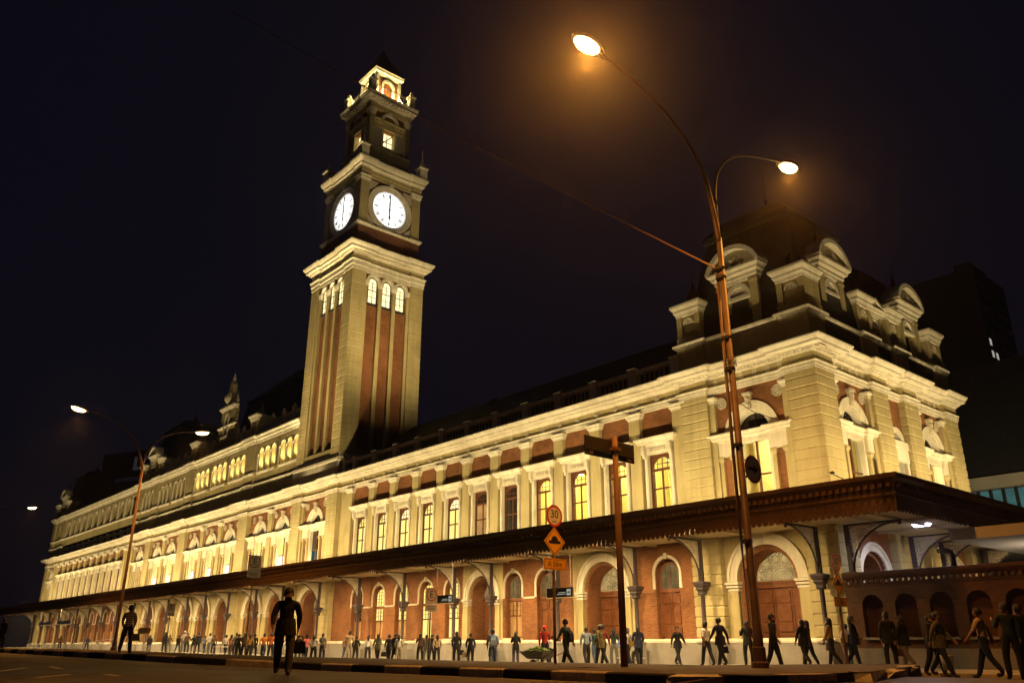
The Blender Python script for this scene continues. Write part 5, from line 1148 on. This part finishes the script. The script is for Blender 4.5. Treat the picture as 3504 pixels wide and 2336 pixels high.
# ================================================================== BARROW, STALL
t = tag(E('wheelbarrow', None, (29.75, -7.5, -.33)), 'metal wheelbarrow heaped with green vegetables by the speed-sign pole', 'wheelbarrow')
P('tray', MB().frustum(-.45, .45, -.25, .25, .42, -.85, .75, -.42, .42, .74), 'galv', t)
P('wheel', MB().ring(-.35, .2, .2, .12, -.05, .05, 14, 0, 2*pi).ring(-.35, .2, .05, .02, -.05, .05, 8, 0, 2*pi), 'iron_black', t)
for s in (-1, 1): P('handle', MB().tube([(-.35, s*.07, .2), (.3, s*.28, .42), (1.3, s*.32, .70)], .022, 6), 'pole_brown', t); P('leg', MB().tube([(.3, s*.28, .42), (.42, s*.3, 0)], .02, 6), 'iron_black', t)
mk('greens', (.10, .17, .03), .7, .5, 6, .5)
gv = tag(E('vegetable_heap', None, (29.75, -7.5, -.33)), 'heap of green vegetables lying in the wheelbarrow', 'vegetables'); random.seed(5); mb = MB()
for k in range(60):
    a, r = random.uniform(0, 6.28), random.random()**.5; x, y = -.05+.68*r*cos(a), .34*r*sin(a); z = .72+.16*(1-r)+random.uniform(0, .04); s = len(mb.v); L = random.uniform(.1, .16)
    mb.tube([(-L, 0, 0), (-L*.5, 0, .015), (L*.5, 0, .015), (L, 0, 0)], .035, 6); mb.move(x, y, z, random.uniform(0, 3), s)
stuff(P('vegetables', mb, 'greens', gv, smooth=True))
t = tag(E('street_stall', None, (-9.6, -5.6, -.3)), 'low white-topped street stall amid the far crowd', 'stall')
P('table_top', MB().box(-.9, .9, -.35, .35, .82, .87), 'sign_white', t)
for sx in (-1, 1):
    for sy in (-1, 1): put('leg', M('stall_leg', lambda: MB().box(-.025, .025, -.025, .025, 0, .82), 'galv'), t, (sx*.82, sy*.28, 0))

# ================================================================== PEOPLE
CL_ = dict(darkcoat=(.022,.02,.02), greytrs=(.07,.062,.06), dark=(.02,.02,.025), black=(.012,.012,.013), white=(.55,.53,.50), navy=(.02,.025,.06), vest=(.03,.025,.025), brown=(.11,.06,.035), mustard=(.30,.18,.04), blue=(.06,.085,.16), olive=(.10,.085,.035), grey=(.15,.145,.14), tan=(.36,.26,.17), green=(.025,.04,.03), lblue=(.18,.27,.48), lblue2=(.20,.25,.34), pink=(.45,.27,.24), skirt=(.11,.10,.10), purple=(.06,.05,.10), red=(.33,.03,.02), teal=(.03,.06,.07), maroon=(.16,.02,.02), beige=(.42,.31,.18), tan2=(.28,.23,.17), skirtb=(.012,.012,.013), orange=(.50,.18,.03), orange2=(.42,.10,.02), coral=(.55,.14,.12), plaid=(.12,.08,.13), bluesh=(.10,.16,.45))
for n_, c_ in CL_.items(): mk('cloth_'+n_, tuple(v*.8 for v in c_), .9, .3, 5.0, .8, 0, .2, 9)
mk('skin', (.20, .105, .065), .6, .1, 4.0, 0); mk('hair', (.015, .011, .009), .6, .2, 8.0, .2); mk('shoe', (.02, .017, .015), .6, .2, 6, 0); mk('cap_red', (.45, .04, .02), .8, .1, 4, 0); mk('cap_white', (.6, .58, .52), .8, .1, 4, 0); mk('cap_dark', (.02, .02, .02), .8, .1, 4, 0); mk('cap_orange', (.65, .20, .02), .8, .1, 4, 0)
m, nt, b = _new('cloth_stripe'); p_ = _pos(nt); s_ = nt.nodes.new('ShaderNodeSeparateXYZ'); nt.links.new(p_, s_.inputs[0])
w_ = nt.nodes.new('ShaderNodeMath'); w_.operation = 'MULTIPLY'; w_.inputs[1].default_value = 14; nt.links.new(s_.outputs[2], w_.inputs[0]); f_ = nt.nodes.new('ShaderNodeMath'); f_.operation = 'FRACT'; nt.links.new(w_.outputs[0], f_.inputs[0])
r_ = _ramp(nt, f_.outputs[0], [(.35, (.035, .03, .05)), (.45, (.30, .26, .26))]); nt.links.new(r_.outputs['Color'], b.inputs['Base Color']); b.inputs['Roughness'].default_value = .85

def skeleton(pose):
    """joint positions, radii and limb regions for a figure 1.72 m tall facing -y"""
    V = []; Ed = []; Rad = []; Reg = []
    def add(p, r, par=None, reg=None):
        V.append(Vector(p)); Rad.append(r); i = len(V)-1
        if par is not None: Ed.append((par, i)); Reg.append(reg)
        return i
    sit = pose in ('sit', 'squat')
    lean = {'walk1': .05, 'walk2': .03, 'sit': .12, 'squat': .35}.get(pose, 0.0)
    K = 1.3; pel = add((0, 0, .93), (.165, .135))
    wai = add((0, -.1*lean, 1.08), (.158, .125), pel, 'top'); che = add((0, -.3*lean, 1.27), (.195, .14), wai, 'top'); upc = add((0, -.42*lean, 1.40), (.145, .105), che, 'top')
    nec = add((0, -.5*lean-.005, 1.475), (.056, .058), upc, 'skin'); chin = add((0, -.55*lean-.03, 1.535), (.082, .092), nec, 'skin'); hd = add((0, -.6*lean-.01, 1.60), (.098, .115), chin, 'skin'); add((0, -.6*lean, 1.675), (.075, .09), hd, 'skin')
    legs = {'walk1': ((.34, .05), (-.33, .30)), 'walk2': ((-.22, .26), (.24, .04)), 'stand': ((.03, .02), (-.03, .02)), 'walk3': ((.20, .02), (-.24, .42)), 'stand2': ((.10, .16), (-.06, .0)), 'stand3': ((.0, .02), (.12, .2)), 'cross': ((.05, .03), (-.04, .02)), 'sit': ((1.45, 1.35), (1.35, 1.45)), 'squat': ((1.9, 2.3), (1.8, 2.2))}[pose]
    arms = {'walk1': ((-.42, .12), (.38, .35)), 'walk2': ((.32, .25), (-.28, .10)), 'stand': ((.05, .15), (-.04, .18)), 'walk3': ((.1, 1.0), (.22, .2)), 'stand2': ((.25, 1.3), (-.05, .15)), 'stand3': ((-.1, .2), (.35, 1.9)), 'cross': ((.35, 1.75), (.35, 1.75)), 'sit': ((.5, .9), (.6, .8)), 'squat': ((1.0, .6), (.9, .7))}[pose]
    for s, (sw, bd) in zip((-1, 1), legs):
        h = V[pel]+Vector((s*.10, 0, -.06)); k = h+.43*Vector((s*(.10 if 'stand' in pose else .04), -sin(sw), -cos(sw))); a = k+.42*Vector((0, -sin(sw-bd), -cos(sw-bd)))
        ih = add(h, (.112, .125), pel, 'bot'); im_ = add((h+k)/2, (.10, .108), ih, 'bot'); ik = add(k, (.08, .086), im_, 'bot'); ic = add(k+(a-k)*.35, (.078, .084), ik, 'bot'); ia = add(a+(k-a)*.08, (.068, .075), ic, 'bot')
        ft = a+Vector((0, -.05, -.055)); i1 = add(ft, (.058, .05), ia, 'shoe'); add(ft+Vector((s*.015, -.13, -.012)), (.055, .036), i1, 'shoe')
    for s, (sw, bd) in zip((-1, 1), arms):
        sh = V[upc]+Vector((s*.175, .0, -.005)); e = sh+.28*Vector((s*.27, -sin(sw), -cos(sw))); inw = -.5 if pose == 'cross' else -.05
        w = e+.25*Vector((s*inw, -sin(sw+bd), -cos(sw+bd)))
        i0 = add(sh, (.085, .09), upc, 'top'); i1 = add(sh+(e-sh)*.5, (.07, .074), i0, 'top'); i2 = add(e, (.058, .062), i1, 'top'); i3 = add(e+(w-e)*.4, (.054, .058), i2, 'fore'); i4 = add(w, (.038, .042), i3, 'fore')
        d = (w-e).normalized(); pm = add(w+d*.06, (.022, .036), i4, 'skin'); ax = Vector((0, 1, 0)) if abs(d.y) < .8 else Vector((0, 0, 1))
        for q, (o, L) in enumerate(((-.03, .065), (-.01, .078), (.011, .074), (.03, .058))):
            j = add(w+d*.085+ax*o, (.010, .010), pm, 'skin'); add(w+d*(.085+L)+ax*o*1.1+Vector((-s*.012, 0, 0)), (.008, .008), j, 'skin')
        j = add(w+d*.035+ax*-.045, (.011, .011), i4, 'skin'); add(w+d*.075+ax*-.062, (.009, .009), j, 'skin')
    lo = min(v.z for v in V)-.03
    for v in V: v.z -= lo
    return V, Ed, Rad, Reg
POSES = {}
def body(pose):
    if pose in POSES: return POSES[pose]
    V, Ed, Rad, Reg = skeleton(pose)
    me = bpy.data.meshes.new('figure_'+pose); me.from_pydata([tuple(v) for v in V], Ed, []); me.update()
    o = bpy.data.objects.new('figure_build', me); COL.objects.link(o)
    sk = o.modifiers.new('skin', 'SKIN'); sk.use_smooth_shade = True; sk.branch_smoothing = .6
    for i, r in enumerate(Rad): me.skin_vertices[0].data[i].radius = r; me.skin_vertices[0].data[i].use_root = (i == 0)
    ss = o.modifiers.new('sub', 'SUBSURF'); ss.levels = 2; ss.render_levels = 2
    dg = bpy.context.evaluated_depsgraph_get(); out = bpy.data.meshes.new_from_object(o.evaluated_get(dg)); bpy.data.objects.remove(o)
    out.materials.clear()
    for k in range(5): out.materials.append(MAT['skin'])
    idx = {'top': 0, 'bot': 1, 'skin': 2, 'shoe': 3, 'fore': 4}
    for p in out.polygons:
        c = p.center; best = None
        for (a, b_), rg in zip(Ed, Reg):
            A, B = V[a], V[b_]; t = max(0, min(1, (c-A).dot(B-A)/max(1e-6, (B-A).length_squared))); d = (c-(A+(B-A)*t)).length_squared
            if best is None or d < best[0]: best = (d, rg)
        p.material_index = idx[best[1]]; p.use_smooth = True
    out.name = 'figure_'+pose
    hdp = V[6]; POSES[pose] = (out, hdp, V[0]); return POSES[pose]
def m_hair(kind):
    mb = MB(); n = 12
    def shell(r, z0, z1, back=0.0, fr=-1.0):
        prof = [((.88, 1.0, .95, .8, .55, .02)[k]*r, z0+(z1-z0)*(0, .25, .5, .75, .92, 1)[k]) for k in range(6)]; P_ = []
        for rr, z in prof:
            for k in range(n):
                a = 2*pi*k/n; P_.append((rr*.92*cos(a), rr*1.12*sin(a)+back, z+(.10 if sin(a) < -.2 and z < z0+.04 else (.055 if sin(a) < -.2 and z < z0+.08 else 0))))
        mb.add(P_, [(i*n+k, i*n+(k+1) % n, (i+1)*n+(k+1) % n, (i+1)*n+k) for i in range(5) for k in range(n)])
    shell(.113, -.06, .134, .014)
    if kind == 'long': mb.lathe([(.03, -.36), (.075, -.28), (.09, -.12), (.092, 0), (.08, .05)], 12, 0, .05)
    if kind == 'bun': mb.lathe([(.02, .02), (.06, .05), (.07, .1), (.05, .15), (.01, .17)], 8, 0, .09)
    if kind == 'cap': mb.box(-.075, .075, -.2, -.08, .03, .045)
    return mb
def person(x, y, z, sc, deg, pose, hair, top, bot, sl, label, cap='cap_dark', group='people on the street'):
    me, hd, pv = body(pose)
    o = put('person', me, None, (x, y, z), radians(deg), (sc, sc, sc))
    tb = 'cloth_'+top; bb = 'cloth_'+bot
    for k, mn in enumerate((tb, bb, 'skin', 'shoe', tb if sl else 'skin')):
        o.material_slots[k].link = 'OBJECT'; o.material_slots[k].material = MAT[mn]
    tag(o, label, 'person', group)
    put('cap' if hair == 'cap' else 'hair', M('hair_'+hair, lambda: m_hair(hair), cap if hair == 'cap' else 'hair', True), o, hd)
    if top in ('darkcoat', 'navy', 'olive', 'black') and sl and pose != 'sit' and bot != 'skirtb': put('coat_skirt', M('coat_skirt', lambda: MB().lathe([(.215, -.20), (.205, -.1), (.19, .05), (.17, .15)], 12), tb), o, pv)
    if bot in ('skirt', 'skirtb'): put('skirt', M('skirt', lambda: MB().lathe([(.23, -.48), (.21, -.3), (.19, -.1), (.16, .08)], 12), bb), o, pv)
    return o
PEOPLE = [
    (39.4, -24.4, 0.01, 1.074, 62, 'walk2', 'short', 'darkcoat', 'greytrs', 1, 'tall man in dark jacket and grey trousers walking across the road, nearest of all'),
    (24.08, -23.24, 0.35, 0.982, -118, 'walk1', 'short', 'stripe', 'dark', 0, 'man in striped T-shirt and dark jeans stepping on the kerb by the far lamp post'),
    (32.65, -1.39, -0.21, 0.97, 77, 'walk1', 'short', 'black', 'dark', 1, 'person in black jacket striding past the two seated men'),
    (36.27, -4.08, -0.14, 0.96, -102, 'walk2', 'bun', 'white', 'dark', 0, 'woman in sleeveless white top with bunched hair carrying folded clothes'),
    (37.33, -4.59, -0.14, 1.051, -102, 'walk1', 'short', 'navy', 'dark', 1, 'broad man in long dark coat walking before the rusticated pier'),
    (37.26, -2.59, -0.14, 0.982, -134, 'stand', 'short', 'black', 'dark', 1, 'person with cropped hair seen from behind, waiting left of the tall lamp post'),
    (40.8, -6.28, -0.24, 1.107, 102, 'walk2', 'short', 'vest', 'dark', 1, 'man in dark vest over pale shirt walking just beyond the tall lamp post'),
    (40.23, -3.32, -0.14, 0.978, -99, 'walk1', 'long', 'black', 'dark', 1, 'long-haired woman in black before the big wooden door, the nearer of a pair'),
    (40.1, -2.74, -0.14, 0.968, -81, 'walk2', 'long', 'brown', 'dark', 1, 'long-haired companion half hidden behind the woman before the big door'),
    (41.19, -3.0, -0.14, 0.996, -79, 'walk1', 'long', 'mustard', 'dark', 1, 'woman in mustard jumper with loose hair by the station corner column'),
    (40.77, -1.0, -0.14, 0.898, -124, 'stand', 'short', 'white', 'blue', 0, 'person in white top and jeans partly behind the pole of the dim speed sign'),
    (41.97, -2.76, -0.14, 1.033, 103, 'walk1', 'long', 'navy', 'dark', 1, 'person in navy coat beside the pole of the dim speed sign'),
    (43.83, -3.82, -0.14, 1.056, -136, 'stand', 'bun', 'black', 'dark', 1, 'bulky figure in black coat before the second niche of the brick wall'),
    (44.3, -3.71, -0.14, 0.996, -96, 'walk2', 'cap', 'black', 'grey', 1, 'boy in cap and dark jacket with bare shins by the brick wall'),
    (46.77, -6.71, -0.23, 1.061, 95, 'walk1', 'short', 'olive', 'dark', 1, 'man in olive coat carrying a white bucket past the brick wall'),
    (46.14, -5.77, -0.25, 1.028, 82, 'walk2', 'short', 'black', 'dark', 1, 'dark figure close behind the man with the white bucket'),
    (48.29, -7.44, -0.21, 1.07, -85, 'walk1', 'short', 'tan', 'navy', 0, 'man in tan shirt and dark trousers striding along the brick wall'),
    (49.36, -8.48, -0.18, 1.07, -144, 'stand', 'short', 'green', 'dark', 1, 'tall figure in dark green standing at the frame edge by the brick wall'),
    (49.45, -7.79, -0.2, 1.066, -127, 'stand', 'short', 'black', 'dark', 1, 'figure in black standing last before the frame edge at the brick wall'),
    (24.27, -5.57, -0.44, 1.058, -124, 'walk1', 'short', 'lblue', 'blue', 0, 'man in pale blue T-shirt with a rucksack passing the first carved door'),
    (23.11, -4.67, -0.33, 0.907, -140, 'walk2', 'long', 'pink', 'skirt', 1, 'woman in pink top and grey skirt beside the man with a rucksack'),
    (23.51, -3.37, -0.33, 0.937, -132, 'cross', 'long', 'black', 'purple', 1, 'lone woman with long hair standing arms folded between window and door'),
    (27.53, -5.02, -0.32, 1.05, -125, 'stand', 'cap', 'red', 'dark', 1, 'vendor in red cap and red hoodie behind the vegetable barrow'),
    (25.3, -2.41, -0.33, 0.821, -133, 'stand', 'short', 'white', 'dark', 1, 'person in white shirt half hidden by the speed-sign pole'),
    (32.61, -8.57, -0.23, 1.083, -79, 'walk1', 'short', 'teal', 'dark', 0, 'big man in dark teal T-shirt with a black shoulder pack, nearest to the barrow'),
    (28.78, -3.45, -0.29, 1.001, -122, 'walk2', 'short', 'lblue2', 'dark', 1, 'man in light blue jacket walking past the second carved door'),
    (28.73, -2.81, -0.29, 0.977, -118, 'walk1', 'short', 'teal', 'blue', 1, 'slim person in teal jacket and jeans at the second carved door'),
    (30.77, -4.58, -0.25, 1.013, -88, 'walk2', 'short', 'olive', 'dark', 1, 'person in olive yellow behind the man in the dark red jacket'),
    (30.76, -4.39, -0.25, 1.033, -93, 'walk1', 'short', 'maroon', 'dark', 1, 'man in dark red jacket with a pale back print'),
    (29.68, -2.49, -0.27, 0.947, -128, 'stand', 'long', 'green', 'grey', 1, 'woman with long hair and grey trousers just left of the street-name pole'),
    (31.2, -3.22, -0.24, 0.944, 90, 'walk1', 'long', 'white', 'dark', 1, 'woman in white blouse half hidden by the street-name pole'),
    (31.78, -3.13, -0.23, 0.977, -129, 'walk2', 'long', 'navy', 'dark', 1, 'long-haired woman in dark jacket with a yellowish handbag right of the street-name pole'),
    (5.11, -4.67, -0.35, 0.991, -144, 'stand', 'short', 'grey', 'dark', 0, 'man in grey T-shirt standing left of the seated man in blue'),
    (6.55, -3.71, -0.35, 0.899, -134, 'walk1', 'short', 'pink', 'blue', 1, 'short person in pale pink and flared jeans left of the man in beige'),
    (8.1, -4.36, -0.35, 1.069, -135, 'walk2', 'short', 'beige', 'tan2', 0, 'tall man in beige shirt and pale trousers near the first ground window'),
    (7.75, -3.65, -0.35, 0.894, -132, 'walk1', 'short', 'black', 'dark', 1, 'person in black leaning into step right of the tall man in beige'),
    (9.31, -3.67, -0.35, 0.903, -129, 'stand', 'long', 'white', 'dark', 1, 'woman in white hooded top with a dark bag on her back'),
    (12.32, -4.84, -0.34, 0.924, -99, 'walk1', 'long', 'olive', 'dark', 1, 'woman in olive top with raised elbow near the second ground window'),
    (13.4, -4.72, -0.34, 0.904, -145, 'walk2', 'short', 'black', 'dark', 1, 'person in black holding a grey shopping bag'),
    (14.26, -4.82, -0.34, 0.943, -140, 'walk1', 'short', 'black', 'skirtb', 1, 'woman in black dress linked arm in arm with her neighbour'),
    (14.7, -4.88, -0.34, 0.887, -129, 'walk2', 'long', 'white', 'tan2', 1, 'woman in cream linked behind the woman in black dress'),
    (16.4, -4.52, -0.34, 0.937, -129, 'stand', 'long', 'brown', 'dark', 1, 'woman in brown jacket left of the small parking sign pole'),
    (16.31, -4.02, -0.34, 0.883, -140, 'stand', 'short', 'grey', 'grey', 1, 'grey figure hidden behind the small parking sign pole'),
    (16.15, -3.51, -0.34, 0.91, -131, 'walk1', 'short', 'black', 'dark', 1, 'man in black hugging his companion right of the parking sign pole'),
    (17.11, -3.83, -0.34, 0.892, -122, 'walk2', 'long', 'tan', 'dark', 1, 'woman in pale top leaning on the man in black'),
    (19.53, -4.26, -0.34, 0.957, -121, 'stand', 'long', 'black', 'dark', 1, 'woman with very long hair in black coat holding a small handbag'),
    (21.13, -4.52, -0.34, 0.923, -127, 'walk1', 'short', 'black', 'dark', 1, 'man in dark jacket with a paper bag before the first carved door'),
    (-29.73, -4.53, 0.01, 0.879, -118, 'stand', 'short', 'navy', 'grey', 1, 'person in navy beside the yellow arrow board'),
    (-28.33, -3.56, 0.01, 1.038, -140, 'stand', 'long', 'black', 'dark', 1, 'dark long-haired figure, left one of a huddled pair by the far columns'),
    (-27.1, -3.57, 0.01, 0.894, -133, 'stand', 'short', 'brown', 'grey', 1, 'figure in brown, right one of a huddled pair by the far columns'),
    (-23.61, -3.96, 0.0, 0.875, -131, 'walk1', 'short', 'black', 'blue', 1, 'person in black and jeans at the left edge of the big crowd'),
    (-21.97, -4.05, -0.0, 1.056, 42, 'stand', 'cap', 'white', 'grey', 0, 'tall person in white cap standing behind the big crowd'),
    (-20.47, -4.32, -0.02, 0.96, -130, 'stand', 'short', 'brown', 'dark', 1, 'person in brown coat just right of the one in white cap'),
    (-18.98, -4.3, -0.04, 0.876, -119, 'stand', 'short', 'black', 'grey', 1, 'small person in black between two taller ones in the crowd'),
    (-19.22, -3.83, -0.04, 0.98, -124, 'stand', 'short', 'black', 'black', 1, 'tall man all in black near the middle of the far crowd'),
    (-17.99, -3.69, -0.05, 0.846, -76, 'walk1', 'short', 'lblue2', 'blue', 0, 'person in pale blue leaning left beside the man in white shirt'),
    (-17.04, -3.65, -0.06, 0.961, -134, 'walk2', 'short', 'white', 'grey', 0, 'man in bright white shirt and grey trousers in the far crowd'),
    (-14.67, -4.19, -0.09, 0.876, -128, 'stand', 'short', 'brown', 'dark', 1, 'person in dark brown under the farthest small parking sign'),
    (-9.88, -5.14, -0.16, 0.913, -89, 'walk1', 'short', 'white', 'dark', 0, 'person in white leaning over the stall left of the crowd middle'),
    (-8.65, -5.25, -0.3, 0.99, -135, 'walk2', 'long', 'pink', 'grey', 0, 'person in pink top with bare arms behind the stall'),
    (-8.25, -5.0, -0.18, 0.977, -119, 'stand', 'short', 'grey', 'dark', 1, 'person in grey standing tall beside the stall'),
    (-5.39, -6.03, -0.3, 0.991, -126, 'walk1', 'short', 'black', 'dark', 1, 'person in black right beside the tall grey one at the stall'),
    (-4.71, -5.87, -0.32, 1.035, -130, 'stand', 'long', 'brown', 'dark', 1, 'person in brown hidden behind the big parking sign pole'),
    (-3.92, -5.8, -0.33, 1.002, -120, 'walk2', 'long', 'mustard', 'dark', 1, 'person in mustard sleeves right of the big parking sign pole'),
    (-4.49, -5.17, -0.23, 0.966, -129, 'walk1', 'short', 'black', 'dark', 1, 'person in black in front of the arch right of the parking sign pole'),
    (-2.41, -5.4, -0.37, 1.045, -129, 'walk2', 'short', 'orange', 'blue', 0, 'person in orange T-shirt and jeans with an arm stretched out'),
    (-1.46, -5.26, -0.39, 1.058, -127, 'stand', 'short', 'orange2', 'dark', 1, 'person in deep orange hooded jacket beside the one in orange T-shirt'),
    (0.67, -5.65, -0.4, 1.058, -122, 'stand', 'short', 'navy', 'blue', 1, 'person in navy jacket with white stripe left of the walking man'),
    (4.16, -5.97, -0.42, 0.963, -129, 'stand', 'short', 'black', 'grey', 1, 'person in black right behind the walking man'),
    (4.78, -5.71, -0.45, 0.988, -83, 'walk1', 'bun', 'coral', 'dark', 1, 'woman in coral pink coat right of the walking man'),
    (5.1, -5.3, -0.47, 1.004, -143, 'stand', 'long', 'white', 'black', 0, 'woman in white top and black skirt with a long ponytail'),
    (-53.66, -3.85, 0.04, 0.902, -135, 'walk1', 'short', 'navy', 'dark', 1, 'lone walker in navy before the far ramp railing'),
    (-65.53, -3.94, 0.09, 0.969, -119, 'stand', 'short', 'brown', 'dark', 1, 'lone figure in brown at the far end under the blue signs'),
    (-29.03, -4.79, 0.01, 0.837, -122, 'stand', 'short', 'navy', 'grey', 1, 'small figure in blue grey right of the yellow arrow board'),
    (1.21, -23.1, 0.45, 0.933, -142, 'stand', 'short', 'black', 'black', 1, 'dark figure at the far left edge of the street'),
]
FOLK = []
for i_, r in enumerate(PEOPLE):
    r = list(r); lab = r[10]
    if i_ > 1: r[5] = {'stand': ('stand', 'stand2', 'stand3')[i_ % 3], 'walk1': ('walk1', 'walk3')[i_ % 2], 'walk2': ('walk2', 'walk3', 'walk2')[i_ % 3]}.get(r[5], r[5])
    lab = r[10]; cap = 'cap_red' if 'red cap' in lab else ('cap_white' if 'white cap' in lab else 'cap_dark')
    FOLK.append(person(*r, cap=cap))
FOLK[0].scale = (1.10*PEOPLE[0][3], 1.10*PEOPLE[0][3], PEOPLE[0][3])
def at_person(i, side, fwd, h):
    r = PEOPLE[i]; a = radians(r[4]); return (r[0]+cos(a)*side+sin(a)*fwd, r[1]+sin(a)*side-cos(a)*fwd, r[2]+h*r[3])
def find(sub): return next(i for i, r in enumerate(PEOPLE) if sub in r[10])
person(30.6, -2.9, -.24, .98, 60, 'sit', 'cap', 'bluesh', 'blue', 1, 'seated man in orange cap and blue jacket by the door right of the street-name pole', 'cap_orange')
person(31.45, -2.75, -.22, 1.0, 20, 'sit', 'cap', 'plaid', 'grey', 1, 'seated man in white cap and plaid shirt with pale trousers', 'cap_white')
for x, y, l in ((30.6, -2.9, 'low stool under the seated man in orange cap'), (31.45, -2.75, 'low stool under the seated man in white cap')):
    t = tag(E('stool', None, (x, y, -.24)), l, 'stool', 'low stools')
    P('seat', MB().box(-.2, .2, -.2, .2, .33, .38), 'sign_white', t)
    for sx in (-1, 1):
        for sy in (-1, 1): put('leg', M('stool_leg', lambda: MB().box(-.02, .02, -.02, .02, 0, .33), 'galv'), t, (sx*.16, sy*.16, 0))
person(.2, -3.3, -.28, .92, 40, 'squat', 'short', 'bluesh', 'dark', 0, 'man in bright blue shirt squatting on the pavement by the tower foot')
def m_bag(): return MB().frustum(-.16, .16, -.06, .06, 0, -.13, .13, -.04, .04, .26).tube([(-.08, 0, .25), (-.06, 0, .38), (.06, 0, .38), (.08, 0, .25)], .012, 5)
def m_pack(): return MB().add([(.16*sx*(1-.15*(z > .3)), y, z) for z in (0, .1, .34, .44) for sx, y in ((-1, 0), (1, 0), (1, .14 if 0 < z < .4 else .08), (-1, .14 if 0 < z < .4 else .08))], [(0,3,2,1),(12,13,14,15)]+[(r*4+k, r*4+(k+1) % 4, r*4+4+(k+1) % 4, r*4+4+k) for r in range(3) for k in range(4)])
for who, kind, side, fwd, h, mat, lab, cat in (
    ('nearest of all', 'bag', .34, .02, .42, 'cloth_black', 'black bag hanging from the hand of the man crossing the road', 'bag'),
    ('striped T-shirt', 'bag', -.30, .05, .45, 'cloth_grey', 'small bag swinging from the hand of the man in striped T-shirt', 'bag'),
    ('with a rucksack passing', 'pack', 0, -.13, .95, 'cloth_lblue2', 'pale rucksack on the back of the man in pale blue T-shirt', 'rucksack'),
    ('black shoulder pack', 'pack', 0, -.14, .92, 'cloth_black', 'black pack on the back of the big man by the barrow', 'rucksack'),
    ('grey shopping bag', 'bag', .32, .0, .40, 'cloth_grey', 'grey shopping bag held beside the woman in black dress', 'bag'),
    ('small handbag', 'bag', -.30, .05, .52, 'cloth_black', 'small black handbag of the woman with very long hair', 'handbag'),
    ('paper bag', 'bag', .30, .0, .42, 'cloth_tan', 'brown paper bag carried before the first carved door', 'bag'),
    ('yellowish handbag', 'bag', .22, .1, .88, 'cloth_mustard', 'yellowish handbag under the arm right of the street-name pole', 'handbag'),
    ('folded clothes', 'bag', -.26, .25, .75, 'cloth_pink', 'bundle of clothes on the arm of the woman in white top', 'bundle'),
    ('mustard jumper', 'bag', -.28, .2, .62, 'cloth_brown', 'brown shoulder bag of the woman in mustard jumper', 'handbag'),
    ('long dark coat', 'bag', -.3, .1, .48, 'cloth_navy', 'dark small case in the hand of the broad man in coat', 'bag'),
    ('before the second niche', 'bag', -.3, .1, .42, 'cloth_brown', 'brown bag held low by the bulky figure at the brick wall', 'bag')):
    i = find(who); p = at_person(i, side, fwd, h)
    o = P('carried_bag' if kind == 'bag' else 'backpack', m_bag() if kind == 'bag' else m_pack(), mat, None, p, radians(PEOPLE[i][4])); tag(o, lab, cat)
i = find('carrying a white bucket'); p = at_person(i, .05, .12, .18)
bk = tag(E('bucket', None, p), 'white plastic bucket carried past the brick wall', 'bucket')
P('pail', MB().lathe([(.14, 0), (.19, .40), (.2, .42)], 14), 'sign_white', bk, smooth=True); P('bail', MB().tube([(-.19, 0, .4), (-.1, 0, .55), (.1, 0, .55), (.19, 0, .4)], .01, 5), 'galv', bk)

# ================================================================== NIGHT HAZE round the whole scene (unseen volume added to make the glow about the street lamps)
hm = bpy.data.materials.new('lamp_glow_haze'); hm.use_nodes = True; hn = hm.node_tree; hn.nodes.clear(); MAT['lamp_glow_haze'] = hm
pv = hn.nodes.new('ShaderNodeVolumePrincipled'); pv.inputs['Density'].default_value = .00055; pv.inputs['Anisotropy'].default_value = .9; pv.inputs['Color'].default_value = (.92, .90, .92, 1)
ho = hn.nodes.new('ShaderNodeOutputMaterial'); hn.links.new(pv.outputs[0], ho.inputs['Volume'])
stuff(P('lamp_glow_haze', MB().box(-640, 640, -640, 740, -2.0, 90), 'lamp_glow_haze'))
